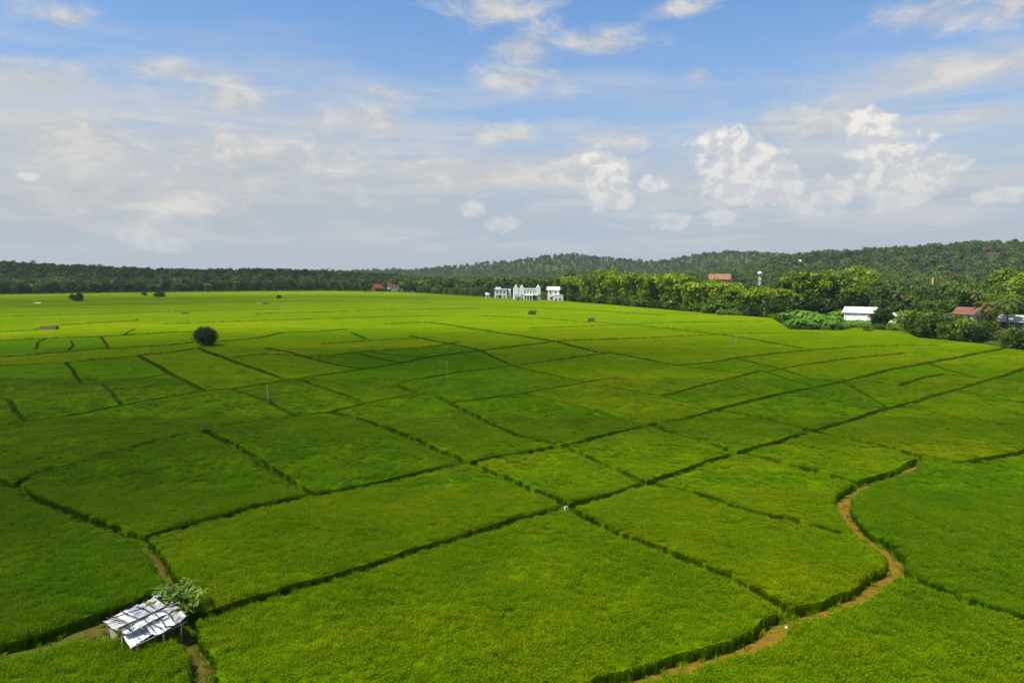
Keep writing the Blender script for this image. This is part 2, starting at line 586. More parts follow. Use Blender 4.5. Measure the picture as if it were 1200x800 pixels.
def sheet_mat(name, col, stain, amount):
    m, n = new_mat(name)
    pos = n.node('ShaderNodeNewGeometry').outputs['Position']
    f = n.noise(pos, 3.2, 5, 0.65, 0.4)
    g = n.noise(n.vmath('MULTIPLY', pos, (2.0, 9.0, 4.0)), 1.0, 4, 0.6)
    c = n.mix(n.mrange(f, 0.60 - amount, 0.80 - amount), col, stain)
    c = n.mix(n.mrange(g, 0.55, 0.75, 0.0, 0.35), c, tuple(x * 0.55 for x in col))
    finish(n, principled(n, c, 0.5, 0.35, 0.0, bump(n, g, 0.3, 0.02)))
    return m


M['tin_bright'] = sheet_mat('bright_tin', (0.60, 0.61, 0.60), (0.40, 0.39, 0.36), 0.08)
M['tin_worn'] = sheet_mat('worn_tin', (0.50, 0.50, 0.48), (0.20, 0.19, 0.20), 0.20)
M['tarp_blue'] = sheet_mat('faded_violet_sheet', (0.20, 0.20, 0.245), (0.44, 0.44, 0.46), 0.16)
M['plaster_board'] = sheet_mat('pale_board', (0.42, 0.38, 0.29), (0.26, 0.21, 0.15), 0.1)

# ------------------------------------------------------------------ ground sheet with hills
ys = np.concatenate([np.arange(-160, 200, 40), np.arange(200, 1300, 16), np.arange(1300, 2900, 40)])
xs = np.concatenate([np.arange(-2400, -1000, 60), np.arange(-1000, 1100, 16), np.arange(1100, 2420, 60)])
GX, GY = np.meshgrid(xs, ys)
GZ = terrain(GX, GY)
gv = np.stack([GX, GY, GZ], -1).reshape(-1, 3)
ni, nj = GX.shape
idx = np.arange(ni * nj).reshape(ni, nj)
gf = np.stack([idx[:-1, :-1], idx[:-1, 1:], idx[1:, 1:], idx[1:, :-1]], -1).reshape(-1, 4)
obj('ground', mesh_np('ground', gv, gf, M['ground'], True), kind='structure')

# ------------------------------------------------------------------ bunds and paths between the paddies, traced as ground lines: (width m, brown?, [photo pixels])
LINES = [
    # near
    (2.2, 2, [(-90, 803), (0, 777), (60, 759), (105, 742), (150, 728), (205, 712)]),
    (1.05, 0, [(205, 742), (246, 731), (282, 717), (360, 693), (465, 660), (555, 633), (643, 605), (662, 601)]),
    (1.05, 0, [(662, 601), (700, 590), (745, 575), (757, 572), (800, 558), (863, 536), (953, 510), (1040, 483), (1103, 465), (1160, 448), (1200, 435), (1320, 402)]),
    (1.05, 0, [(662, 601), (700, 620), (787, 656), (862, 690), (916, 722), (926, 729)]),
    (1.3, 0, [(662, 601), (640, 588), (605, 571), (565, 554), (547, 548), (500, 527), (460, 508), (400, 489), (388, 486)]),
    (1.35, 1, [(640, 838), (720, 812), (760, 799), (830, 778), (880, 758), (918, 736), (960, 723), (1005, 707), (1032, 693), (1050, 678), (1047, 662), (1032, 645),
              (1007, 630), (990, 611), (989, 596), (1002, 579), (1032, 566), (1056, 556), (1083, 544)]),
    (1.2, 0, [(1083, 544), (1110, 546), (1137, 546), (1170, 541), (1200, 533), (1290, 500)]),
    (0.6, 0, [(1137, 547), (1165, 554), (1200, 563), (1290, 588)]),
    (1.4, 0, [(1083, 543), (1033, 527), (980, 515), (953, 510)]),
    (1.35, 0, [(953, 509), (907, 497), (853, 486), (843, 484)]),
    (1.2, 0, [(1215, 402), (1167, 412), (1117, 422), (1073, 430), (1033, 438), (997, 448), (950, 458), (883, 472), (800, 495), (760, 503), (657, 527), (547, 548),
              (470, 564), (400, 581), (367, 587), (300, 602), (233, 619), (163, 639)]),
    (1.2, 0, [(163, 639), (133, 629), (83, 607), (40, 590), (10, 575), (-60, 545)]),
    (0.9, 0, [(10, 575), (43, 560), (100, 545), (160, 528), (207, 515), (240, 509)]),
    (0.8, 0, [(10, 575), (-40, 590), (-120, 610)]),
    (0.9, 2, [(163, 639), (186, 664), (201, 683), (207, 705)]),
    (1.1, 2, [(207, 705), (216, 730), (224, 752), (233, 780), (238, 805), (244, 850)]),
    (1.2, 0, [(240, 509), (270, 525), (310, 550), (340, 570), (364, 587)]),
    (0.8, 0, [(240, 509), (283, 500), (343, 491), (388, 486)]),
    (1.1, 0, [(-100, 524), (0, 503), (100, 487), (143, 478), (240, 461), (277, 458), (337, 448), (425, 435), (475, 427), (500, 421), (570, 412), (625, 405), (662, 401), (725, 399)]),
    (1.0, 0, [(388, 486), (430, 475), (482, 465)]),
    (1.1, 0, [(465, 453), (480, 462), (510, 467), (527, 475), (573, 500), (617, 517), (657, 527), (717, 553), (757, 571), (800, 580), (850, 597), (910, 613), (990, 631)]),
    (1.1, 0, [(863, 536), (827, 523), (800, 515), (762, 503)]),
    (1.3, 0, [(863, 536), (883, 538), (940, 553), (1003, 572)]),
    (0.9, 0, [(527, 475), (612, 464), (688, 450), (725, 444)]),
    (0.9, 0, [(715, 416), (762, 424), (792, 430), (832, 427), (860, 422)]),
    (1.0, 0, [(707, 454), (737, 460), (775, 466), (832, 452), (880, 440), (892, 437)]),
    (0.9, 0, [(612, 464), (640, 469), (683, 480), (720, 491), (757, 503)]),
    (0.8, 0, [(465, 452), (522, 441), (600, 431), (687, 419), (715, 415)]),
    (1.1, 0, [(450, 381), (500, 379), (537, 384), (600, 394), (650, 402), (700, 415)]),
    (0.8, 0, [(480, 395), (512, 402), (557, 411), (600, 431)]),
    (0.8, 0, [(310, 410), (335, 414), (370, 424), (390, 429), (425, 435)]),
    (0.8, 0, [(272, 421), (310, 417), (370, 420), (425, 414), (500, 409), (540, 402)]),
    (1.1, 0, [(232, 410), (245, 415), (275, 426), (307, 437), (335, 447)]),
    (1.1, 0, [(162, 419), (180, 428), (200, 440), (240, 461)]),
    (0.9, 0, [(-80, 437), (0, 431), (78, 427), (120, 423), (162, 419), (200, 415), (232, 410)]),
    (0.7, 0, [(78, 427), (88, 440), (95, 453)]),
    (0.8, 0, [(-40, 468), (20, 461), (70, 457), (95, 453), (120, 452), (160, 447), (200, 440)]),
    (0.7, 0, [(120, 453), (132, 464), (144, 478)]),
    (0.75, 0, [(-60, 458), (0, 468), (12, 473), (20, 486), (28, 498)]),
    (1.0, 0, [(-80, 427), (0, 421), (60, 416), (120, 411), (200, 406), (232, 402)]),
    (1.0, 0, [(350, 447), (380, 458), (424, 473)]),
    (0.9, 0, [(273, 459), (315, 474), (346, 491)]),
    (0.9, 0, [(320, 392), (375, 390), (407, 387)]),
    (0.8, 0, [(412, 392), (430, 399)]),
    (0.8, 0, [(375, 405), (450, 400), (512, 397)]),
    (0.8, 0, [(415, 415), (450, 424), (475, 427)]),
    (1.2, 0, [(1055, 455), (1070, 449), (1087, 444), (1107, 441), (1145, 445)]),
    (0.8, 0, [(1025, 450), (1055, 456), (1090, 459)]),
    (1.2, 0, [(940, 466), (957, 470), (1000, 476), (1040, 482)]),
    (1.3, 0, [(1050, 481), (1067, 481), (1112, 491), (1155, 499), (1187, 503), (1260, 514)]),
    (1.2, 0, [(1115, 461), (1137, 464), (1180, 472), (1240, 484)]),
    (0.6, 0, [(1165, 447), (1200, 451), (1250, 457)]),
    (1.0, 0, [(1054, 679), (1092, 695), (1134, 713), (1170, 725), (1200, 733), (1320, 765)]),
    (0.4, 0, [(1075, 572), (1110, 580), (1150, 590), (1205, 602)]),
    (2.2, 2, [(108, 753), (128, 751), (150, 744)]), (1.6, 2, [(196, 752), (214, 742), (232, 738)]),
    (0.8, 0, [(775, 466), (810, 476), (845, 487)]), (0.8, 0, [(600, 431), (640, 440), (685, 450)]), (0.8, 0, [(892, 437), (925, 447), (957, 457)]),
    (0.7, 0, [(792, 430), (835, 436), (882, 440)]), (0.7, 0, [(985, 449), (1010, 462), (1040, 482)]), (0.7, 0, [(860, 422), (905, 432), (952, 446), (985, 450)]),
    (0.7, 0, [(1085, 427), (1110, 436), (1145, 445), (1165, 447)]), (0.7, 0, [(440, 447), (500, 446), (540, 437)]), (0.7, 0, [(425, 414), (470, 419), (500, 421)]),
    # far
    (0.55, 0, [(43, 411), (45, 403), (54, 399)]), (0.5, 0, [(118, 396), (124, 404), (127, 411)]), (0.55, 0, [(145, 395), (150, 391), (158, 387)]),
    (0.5, 0, [(80, 413), (86, 407), (84, 402)]),
    (1.0, 0, [(-60, 394), (40, 388), (75, 382), (160, 377)]), (1.0, 0, [(-60, 404), (60, 398), (120, 396), (200, 391), (236, 390)]),
    (1.0, 0, [(-60, 374), (80, 370), (200, 366), (330, 363)]), (1.0, 0, [(190, 381), (300, 377), (400, 374), (520, 371)]),
    (1.0, 0, [(300, 369), (430, 365), (560, 362)]), (1.0, 0, [(255, 402), (300, 398), (330, 392)]),
    (0.9, 0, [(560, 371), (640, 375), (760, 384), (860, 396), (940, 410)]), (0.8, 0, [(700, 400), (790, 396), (880, 392), (960, 392)]),
    (0.9, 0, [(620, 386), (700, 383), (800, 379), (900, 378)]), (0.8, 0, [(860, 422), (930, 414), (1010, 408), (1100, 406)]),
    (0.8, 0, [(900, 437), (980, 424), (1060, 416)]), (0.9, 0, [(480, 357), (560, 359), (680, 364), (780, 371)]),
    (1.0, 0, [(100, 352), (220, 350), (380, 348), (470, 348)]), (1.0, 0, [(20, 360), (160, 357), (300, 354), (420, 353)]),
]
CAN = 0.72           # height of the rice canopy


def resample(px, width):
    """ground polyline with vertices every metre or so, slightly wavy"""
    P = [ground(u, v, 0.35) for u, v in px]
    # bunds that leave the picture carry on across the fields beside it
    if not (-10 < px[0][0] < 1210):
        P.insert(0, P[0] + (P[0] - P[1]).normalized() * 260)
    if not (-10 < px[-1][0] < 1210):
        P.append(P[-1] + (P[-1] - P[-2]).normalized() * 260)
    # Catmull-Rom through the traced points
    out = []
    n = len(P)
    for i in range(n - 1):
        p0, p1, p2, p3 = P[max(i - 1, 0)], P[i], P[i + 1], P[min(i + 2, n - 1)]
        L = (p2 - p1).length
        dist = (p1 + p2).length / 2
        m1, m2 = (p2 - p0) * 0.5, (p3 - p1) * 0.5
        m1, m2 = m1 * min(1, L / max(m1.length, 1e-6)), m2 * min(1, L / max(m2.length, 1e-6))
        step = max(0.8, dist / 45)
        k = max(1, int(L / step))
        for j in range(k):
            t = j / k
            a = p1 * (2 * t ** 3 - 3 * t * t + 1) + m1 * (t ** 3 - 2 * t * t + t) + p2 * (3 * t * t - 2 * t ** 3) + m2 * (t ** 3 - t * t)
            lin = p1.lerp(p2, t)
            a = a.lerp(lin, 0.35 if L < 60 else 1.0)
            out.append(a)
    out.append(P[-1])
    m = len(out)
    ph = random.uniform(0, 6)
    L, R = [], []
    s = 0
    C = []
    for i, p in enumerate(out):
        d = out[min(i + 1, m - 1)] - out[max(i - 1, 0)]
        d.z = 0
        d.normalize()
        nn = Vector((-d.y, d.x, 0))
        if i:
            s += (out[i] - out[i - 1]).length
        w = 0.14 * width * math.sin(s * 0.35 + ph) + 0.12 * width * math.sin(s * 0.9 + 2 * ph)
        hw = width / 2
        q = p + nn * (w * 0.7)
        C.append((Vector((q.x, q.y, 0)), nn, hw))
        L.append((q + nn * (hw * random.uniform(0.75, 1.2))).to_2d())
        R.append((q - nn * (hw * random.uniform(0.75, 1.2))).to_2d())
    return C, L, R


cverts, cedges, cfaces = [], [], []
# outline of the whole field
outline = [ground(-700, 880).to_2d(), ground(1900, 880).to_2d()] + [ground(u, v + 0.6).to_2d() for u, v in reversed(EDGE_V) if -700 <= u <= 2200]
b0 = len(cverts)
for i, p in enumerate(outline):
    cverts.append(p)
for i in range(len(outline)):
    cedges.append((b0 + i, b0 + (i + 1) % len(outline)))
bund_rows = []
for li, (w, brown, px) in enumerate(LINES):
    C, L, R = resample(px, w)
    bund_rows.append((w, brown, C))
    b = len(cverts)
    for l, r in zip(L, R):
        cverts += [l, r]
    for i in range(len(L) - 1):
        k = b + 2 * i
        def sgn(a, b_, c_):
            pa, pb, pc = cverts[a], cverts[b_], cverts[c_]
            return (pb.x - pa.x) * (pc.y - pa.y) - (pb.y - pa.y) * (pc.x - pa.x)
        q = (k, k + 1, k + 3, k + 2)
        if min(sgn(q[i_ - 2], q[i_ - 1], q[i_]) for i_ in range(4)) > 1e-3:
            cfaces.append(list(q))
        else:
            for t_ in ((k, k + 1, k + 3), (k, k + 3, k + 2)):
                a_ = sgn(*t_)
                if abs(a_) > 1e-3:
                    cfaces.append(list(t_) if a_ > 0 else list(reversed(t_)))
rv, re_, rf, ov, oe, of = delaunay_2d_cdt(cverts, cedges, cfaces, 0, 1e-4)
RV = np.array([(p.x, p.y) for p in rv])
tri = []
on = []
poly_in = np.array([(p.x, p.y) for p in outline])


def inside(pts, poly):
    x, y = pts[:, 0], pts[:, 1]
    c = np.zeros(len(pts), bool)
    j = len(poly) - 1
    for i in range(len(poly)):
        xi, yi = poly[i]; xj, yj = poly[j]
        cond = ((yi > y) != (yj > y)) & (x < (xj - xi) * (y - yi) / (yj - yi + 1e-12) + xi)
        c ^= cond
        j = i
    return c


T = np.array([f for f, o in zip(rf, of) if len(f) == 3 and not o])
cent = RV[T].mean(1)
T = T[inside(cent, poly_in)]
# connected patches of triangles = paddies
par = list(range(len(T)))


def find(a):
    while par[a] != a:
        par[a] = par[par[a]]
        a = par[a]
    return a


emap = {}
for ti, t in enumerate(T):
    for k in range(3):
        e = (min(t[k], t[(k + 1) % 3]), max(t[k], t[(k + 1) % 3]))
        emap.setdefault(e, []).append(ti)
for e, l in emap.items():
    if len(l) == 2:
        par[find(l[0])] = find(l[1])
comp = {}
for ti in range(len(T)):
    comp.setdefault(find(ti), []).append(ti)
A2 = RV[T]
area = 0.5 * np.abs((A2[:, 1, 0] - A2[:, 0, 0]) * (A2[:, 2, 1] - A2[:, 0, 1]) - (A2[:, 2, 0] - A2[:, 0, 0]) * (A2[:, 1, 1] - A2[:, 0, 1]))
# growth colour seen in particular paddies: (photo pixel inside it, tint)
TINTS = [(760, 380, 0.66), (800, 375, 0.68), (720, 390, 0.52), (660, 395, 0.44), (820, 387, 0.62), (620, 360, 0.46), (560, 356, 0.56), (450, 352, 0.44), (500, 366, 0.40), (380, 358, 0.50), (250, 362, 0.46), (150, 355, 0.28), (60, 365, 0.24), (100, 349, 0.2), (300, 347, 0.3), (880, 385, 0.62), (60, 660, 0.16), (180, 570, 0.30), (120, 480, 0.22), (180, 520, 0.22), (320, 640, 0.50), (400, 640, 0.50), (560, 720, 0.47), (400, 530, 0.34), (650, 560, 0.52), (560, 590, 0.50),
         (840, 630, 0.58), (900, 580, 0.50), (760, 535, 0.45), (1000, 540, 0.50), (1100, 510, 0.60), (860, 510, 0.42), (1100, 610, 0.33), (1100, 740, 0.42), (960, 770, 0.42),
         (150, 760, 0.28), (960, 485, 0.45), (640, 495, 0.34), (560, 515, 0.40), (60, 470, 0.40), (180, 460, 0.42), (140, 435, 0.40), (260, 440, 0.42), (700, 470, 0.30), (560, 450, 0.26), (700, 430, 0.26),
         (1150, 430, 0.66), (1100, 480, 0.62), (420, 455, 0.28), (330, 425, 0.42), (1080, 450, 0.62), (900, 440, 0.46), (1000, 430, 0.6)]
paddies = []
for root, tl in comp.items():
    ar = area[tl].sum()
    if ar < 1.5:
        continue
    c = (cent_c := RV[T[tl]].mean(1))
    mid = np.average(c, axis=0, weights=area[tl])
    paddies.append([tl, ar, mid])


def in_tris(p, tl):
    a, b, c = RV[T[tl][:, 0]], RV[T[tl][:, 1]], RV[T[tl][:, 2]]
    def s(u, v):
        return (v[:, 0] - u[:, 0]) * (p[1] - u[:, 1]) - (v[:, 1] - u[:, 1]) * (p[0] - u[:, 0])
    d1, d2, d3 = s(a, b), s(b, c), s(c, a)
    return bool((((d1 >= 0) & (d2 >= 0) & (d3 >= 0)) | ((d1 <= 0) & (d2 <= 0) & (d3 <= 0))).any())


tri_tint = np.zeros(len(T))
for pd in paddies:
    tl, ar, mid = pd
    tint = 0.40 + random.uniform(-0.10, 0.12)
    if mid[1] > 190:
        tint = 0.36 + random.uniform(-0.10, 0.14)
    for (u, v, tt) in TINTS:
        if in_tris(ground(u, v, CAN), tl):
            tint = tt
            break
    tri_tint[tl] = tint
    t = T[tl]
    used, inv = np.unique(t, return_inverse=True)
    t2 = inv.reshape(t.shape)
    nv = len(used)
    top = np.column_stack([RV[used], np.full(nv, CAN) + 0.03 * np.sin(RV[used][:, 0] * 0.7) * np.cos(RV[used][:, 1] * 0.6)])
    # orient upward
    ar_s = (top[t2[:, 1], 0] - top[t2[:, 0], 0]) * (top[t2[:, 2], 1] - top[t2[:, 0], 1]) - (top[t2[:, 2], 0] - top[t2[:, 0], 0]) * (top[t2[:, 1], 1] - top[t2[:, 0], 1])
    t2[ar_s < 0] = t2[ar_s < 0][:, ::-1]
    cnt = {}
    for q in t2:
        for k in range(3):
            cnt[(q[k], q[(k + 1) % 3])] = 1
    vs = [tuple(p) for p in top] + [(p[0], p[1], -0.05) for p in top]
    fs = [tuple(q) for q in t2]
    for (a, b) in cnt:
        if (b, a) not in cnt:
            fs.append((b, a, a + nv, b + nv))
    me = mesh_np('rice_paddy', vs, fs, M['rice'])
    at = me.attributes.new('tint', 'FLOAT', 'POINT')
    at.data.foreach_set('value', np.full(len(vs), tint, np.float32))
    pd.append(obj('rice_paddy', me, kind='structure'))

# bund ridges
for li, (w, brown, C) in enumerate(bund_rows):
    vs, fs = [], []
    h0 = (0.26 if brown else 0.20) + 0.003 * (li % 17)
    for i, (p, nn, hw) in enumerate(C):
        j = 0.03 * math.sin(i * 1.7 + li)
        hw = hw * (0.98 if brown else 0.9)
        for (k, z) in ((-1.25, -0.02), (-0.72, h0 * 0.85 + j), (0, h0 + j), (0.72, h0 * 0.85 - j), (1.25, -0.02)):
            q = p + nn * (hw * k * (1 + 0.08 * math.sin(i * 2.3 + k)))
            vs.append((q.x, q.y, z))
    for i in range(len(C) - 1):
        for k in range(4):
            a = i * 5 + k
            fs.append((a, a + 5, a + 6, a + 1))
    nm = 'footpath' if brown else 'bund'
    obj(nm, mesh_np(nm, vs, fs, (M['bund'], M['path'], M['worn'])[brown], True), kind='structure')


# ------------------------------------------------------------------ rice plants: clumps of blades instanced over the canopy
def blade_clump(name, n_blades, radius, h0, h1, width, mat, lean=0.6, ears=0):
    vs, fs, tone = [], [], []
    for i in range(n_blades):
        a = random.uniform(0, 2 * math.pi)
        r = radius * math.sqrt(random.random())
        bx, by = r * math.cos(a), r * math.sin(a)
        la = random.uniform(0, 2 * math.pi)
        ln = random.uniform(0.15, lean)
        h = random.uniform(h0, h1)
        L = Vector((math.cos(la), math.sin(la), 0))
        S = Vector((-L.y, L.x, 0)) * (width * random.uniform(0.7, 1.3) / 2)
        b = Vector((bx, by, 0))
        p1 = b + L * (ln * h * 0.35) + Vector((0, 0, h * 0.65))
        p2 = b + L * (ln * h * 1.0) + Vector((0, 0, h * random.uniform(0.75, 1.0)))
        k = len(vs)
        vs += [b - S, b + S, p1 + S * 0.9, p1 - S * 0.9, p2]
        fs += [(k, k + 1, k + 2, k + 3), (k + 3, k + 2, k + 4)]
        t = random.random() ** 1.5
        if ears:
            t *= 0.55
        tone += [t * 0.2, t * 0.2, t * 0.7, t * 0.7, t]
    for i in range(ears):                       # drooping ears of grain at the top of the stand
        a = random.uniform(0, 2 * math.pi)
        r = radius * math.sqrt(random.random())
        p = Vector((r * math.cos(a), r * math.sin(a), h1 * random.uniform(0.82, 1.02)))
        a = random.uniform(0, 2 * math.pi)
        d = Vector((math.cos(a), math.sin(a), -0.25)) * random.uniform(0.05, 0.085)
        e = Vector((-math.sin(a), math.cos(a), 0)) * random.uniform(0.016, 0.028)
        k = len(vs)
        vs += [p, p + d * 0.5 + e + Vector((0, 0, 0.02)), p + d - Vector((0, 0, 0.03)), p + d * 0.5 - e + Vector((0, 0, 0.02))]
        fs.append((k, k + 1, k + 2, k + 3))
        t = random.uniform(0.25, 1.0)
        tone += [t] * 4
    me = mesh_np(name, vs, fs, mat)
    at = me.attributes.new('leaf_tone', 'FLOAT', 'POINT')
    at.data.foreach_set('value', np.array(tone, np.float32))
    return bpy.data.objects.new(name, me)


def scatter(name, pts, rot, scl, tint, variants, pick, kind='stuff', tilt=None):
    me = bpy.data.meshes.new(name)
    me.vertices.add(len(pts))
    me.vertices.foreach_set('co', np.asarray(pts, np.float32).ravel())
    r3 = np.zeros((len(pts), 3), np.float32)
    r3[:, 2] = rot
    if tilt is not None:
        r3[:, :2] = tilt
    for nm, typ, data, key in (('rot', 'FLOAT_VECTOR', r3, 'vector'), ('scl', 'FLOAT_VECTOR', np.asarray(scl, np.float32), 'vector'),
                               ('tint', 'FLOAT', np.asarray(tint, np.float32), 'value'), ('pick', 'INT', np.asarray(pick, np.int32), 'value')):
        a = me.attributes.new(nm, typ, 'POINT')
        a.data.foreach_set(key, np.ascontiguousarray(data).ravel())
    o = obj(name, me, kind=kind)
    ng = bpy.data.node_groups.new(name, 'GeometryNodeTree')
    ng.interface.new_socket('Geometry', in_out='INPUT', socket_type='NodeSocketGeometry')
    ng.interface.new_socket('Geometry', in_out='OUTPUT', socket_type='NodeSocketGeometry')
    gi, go = ng.nodes.new('NodeGroupInput'), ng.nodes.new('NodeGroupOutput')
    iop = ng.nodes.new('GeometryNodeInstanceOnPoints')
    jg = ng.nodes.new('GeometryNodeJoinGeometry')
    for v in reversed(variants):
        oi = ng.nodes.new('GeometryNodeObjectInfo')
        oi.inputs['Object'].default_value = v
        oi.inputs['As Instance'].default_value = True
        ng.links.new(oi.outputs['Geometry'], jg.inputs[0])
    ng.links.new(jg.outputs[0], iop.inputs['Instance'])
    iop.inputs['Pick Instance'].default_value = True
    def named(nm, typ):
        a = ng.nodes.new('GeometryNodeInputNamedAttribute')
        a.data_type = typ
        a.inputs['Name'].default_value = nm
        return a.outputs['Attribute']
    ng.links.new(gi.outputs[0], iop.inputs['Points'])
    ng.links.new(named('rot', 'FLOAT_VECTOR'), iop.inputs['Rotation'])
    ng.links.new(named('scl', 'FLOAT_VECTOR'), iop.inputs['Scale'])
    ng.links.new(named('pick', 'INT'), iop.inputs['Instance Index'])
    ng.links.new(iop.outputs[0], go.inputs[0])
    o.modifiers.new('scatter', 'NODES').node_group = ng
    return o


def sample_tris(n):
    p = area / area.sum()
    ti = RNG.choice(len(T), n, p=p)
    r1, r2 = np.sqrt(RNG.random(n)), RNG.random(n)
    a, b, c = RV[T[ti][:, 0]], RV[T[ti][:, 1]], RV[T[ti][:, 2]]
    return (1 - r1)[:, None] * a + (r1 * (1 - r2))[:, None] * b + (r1 * r2)[:, None] * c, ti


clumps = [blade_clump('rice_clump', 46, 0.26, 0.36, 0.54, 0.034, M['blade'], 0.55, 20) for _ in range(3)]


def rice_band(y0, y1, count, s, zbase):
    # sample only triangles near the band
    global area
    keep = area.copy()
    mn, mx = RV[T][:, :, 1].min(1), RV[T][:, :, 1].max(1)
    a2 = np.where((mx > y0) & (mn < y1), area, 0)
    p = a2 / a2.sum()
    got, gt = [], []
    tot = 0
    while tot < count:
        n = 200000
        ti = RNG.choice(len(T), n, p=p)
        r1, r2 = np.sqrt(RNG.random(n)), RNG.random(n)
        a, b, c = RV[T[ti][:, 0]], RV[T[ti][:, 1]], RV[T[ti][:, 2]]
        q = (1 - r1)[:, None] * a + (r1 * (1 - r2))[:, None] * b + (r1 * r2)[:, None] * c
        ok = (q[:, 1] > y0) & (q[:, 1] < y1) & (np.abs(q[:, 0]) < q[:, 1] * 0.84 + 8)
        got.append(q[ok]); gt.append(ti[ok])
        tot += ok.sum()
    q, ti = np.concatenate(got)[:count], np.concatenate(gt)[:count]
    sw = 0.05 * np.sin(q[:, 0] * 0.9 + 2 * np.sin(q[:, 1] * 0.31)) * np.cos(q[:, 1] * 0.7 + 1.5 * np.sin(q[:, 0] * 0.23)) + RNG.normal(0, 0.035, count)
    return np.column_stack([q, zbase + sw]), np.column_stack([np.full(count, s), np.full(count, s), RNG.uniform(0.8, 1.15, count)]), tri_tint[ti]


bands = [rice_band(22, 50, 64000, 0.9, 0.36), rice_band(44, 76, 44000, 1.05, 0.36), rice_band(66, 105, 26000, 1.3, 0.33), rice_band(90, 150, 14000, 1.6, 0.28)]
pts = np.concatenate([b[0] for b in bands]); scl = np.concatenate([b[1] for b in bands]); tnt = np.concatenate([b[2] for b in bands])
npt = len(pts)
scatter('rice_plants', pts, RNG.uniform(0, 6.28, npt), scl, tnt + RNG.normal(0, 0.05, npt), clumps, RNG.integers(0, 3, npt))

# grass on the bunds
gp, gs, gt = [], [], []
for (w, brown, C) in bund_rows:
    for i in range(len(C) - 1):
        p, nn, hw = C[i]
        q = C[i + 1][0]
        d = p.y
        if d > 430 or abs(p.x) > d * 0.85 + 4:
            continue
        L = (q - p).length
        far = min(1.0, max(0.0, (d - 55) / 80.0))          # rank weeds on the bunds that are seldom walked
        k_ = L * (5.5 if brown else 9.0) * min(1, 60 / d) ** 0.8 * (w ** 0.5)
        k = int(k_) + (1 if random.random() < k_ % 1 else 0)
        for _ in range(k):
            t = random.random()
            if brown:
                side = random.choice((-1, 1)) * (random.uniform(0.35, 1.2) if random.random() < 0.8 else random.uniform(0, 0.6))
            else:
                side = random.uniform(-1.0, 1.0) * (1 - 0.6 * far)
            r = p.lerp(q, t) + nn * (side * hw)
            gp.append((r.x, r.y, 0.17 if brown else 0.15))
            s = random.uniform(0.7, 1.3) * (1 + (0.8 * far + max(0, (d - 150) / 150)) * min(1.0, w * w))
            gs.append((s, s, random.uniform(0.6, 1.05) + (0 if brown else 2.2 * far)))
            gt.append(random.uniform(-0.1, 0.35) - 0.25 * far)
tuft = [blade_clump('grass_tuft', 22, 0.16, 0.16, 0.36, 0.03, M['weed'], 0.9) for _ in range(2)]
scatter('bund_grass', gp, RNG.uniform(0, 6.28, len(gp)), gs, gt, tuft, RNG.integers(0, 2, len(gp)))

# ------------------------------------------------------------------ trees: meshes
def leaf_quads(centres, normals_hint, size, tones, long=1.5):
    """one small leaf-shaped quad per centre, randomly turned"""
    n = len(centres)
    a = RNG.normal(size=(n, 3)) + normals_hint * 0.9
    a /= np.linalg.norm(a, axis=1)[:, None] + 1e-9
    b = np.cross(a, RNG.normal(size=(n, 3)))
    b /= np.linalg.norm(b, axis=1)[:, None] + 1e-9
    c = np.cross(a, b)
    s = (size * RNG.uniform(0.6, 1.3, n))[:, None] * 0.5
    b, c = b * s * long, c * s
    v = np.stack([centres - b, centres + c * 0.9, centres + b, centres - c * 0.9], 1).reshape(-1, 3)
    f = np.arange(n * 4, dtype=np.int32).reshape(n, 4)
    return v, f, np.repeat(tones, 4)


def crown_mesh(name, mat, blobs, per, leaf, long=1.5, drop=0.0):
    """blobs: (x, y, z, rx, ry, rz, tone); leaves sit through the outer half of each blob"""
    V, F_, Tn, base = [], [], [], 0
    for (x, y, z, rx, ry, rz, tn) in blobs:
        k = max(8, int(per * (rx * ry * rz) ** (2 / 3)))
        d = RNG.normal(size=(k, 3))
        d /= np.linalg.norm(d, axis=1)[:, None]
        r = RNG.uniform(0.45, 1.08, k)[:, None]
        p = d * r * np.array([rx, ry, rz]) + np.array([x, y, z])
        p[:, 2] -= drop * RNG.random(k) ** 2
        t = np.clip(tn + RNG.normal(0, 0.13, k), 0, 1)
        v, f, t4 = leaf_quads(p, d, np.full(k, leaf), t, long)
        V.append(v); F_.append(f + base); Tn.append(t4)
        base += len(v)
    V, F_, Tn = np.concatenate(V), np.concatenate(F_), np.concatenate(Tn)
    me = mesh_np(name, V, F_, mat)
    a = me.attributes.new('leaf_tone', 'FLOAT', 'POINT')
    a.data.foreach_set('value', Tn.astype(np.float32))
    return me


def broad_blobs(h, w, trunk=0.2, n=16, flat=0.75):
    """clumps of a broad crown; z from trunk*h to h"""
    out = []
    zc, rz = h * (1 + trunk) / 2, h * (1 - trunk) / 2
    for i in range(n):
        a = i * 2.4 + random.uniform(-0.5, 0.5)
        t = (i + 0.5) / n
        zz = -0.85 + 1.75 * t
        rr = math.sqrt(max(0.05, 1 - zz * zz)) * random.uniform(0.45, 0.85)
        s = random.uniform(0.24, 0.42) * w
        out.append((math.cos(a) * rr * w * 0.5, math.sin(a) * rr * w * 0.5, zc + zz * rz * 0.78, s * 0.62, s * 0.62, s * 0.62 * flat, random.uniform(0.15, 0.9)))
    out.append((0, 0, zc, w * 0.30, w * 0.30, rz * 0.7, 0.3))
    return out


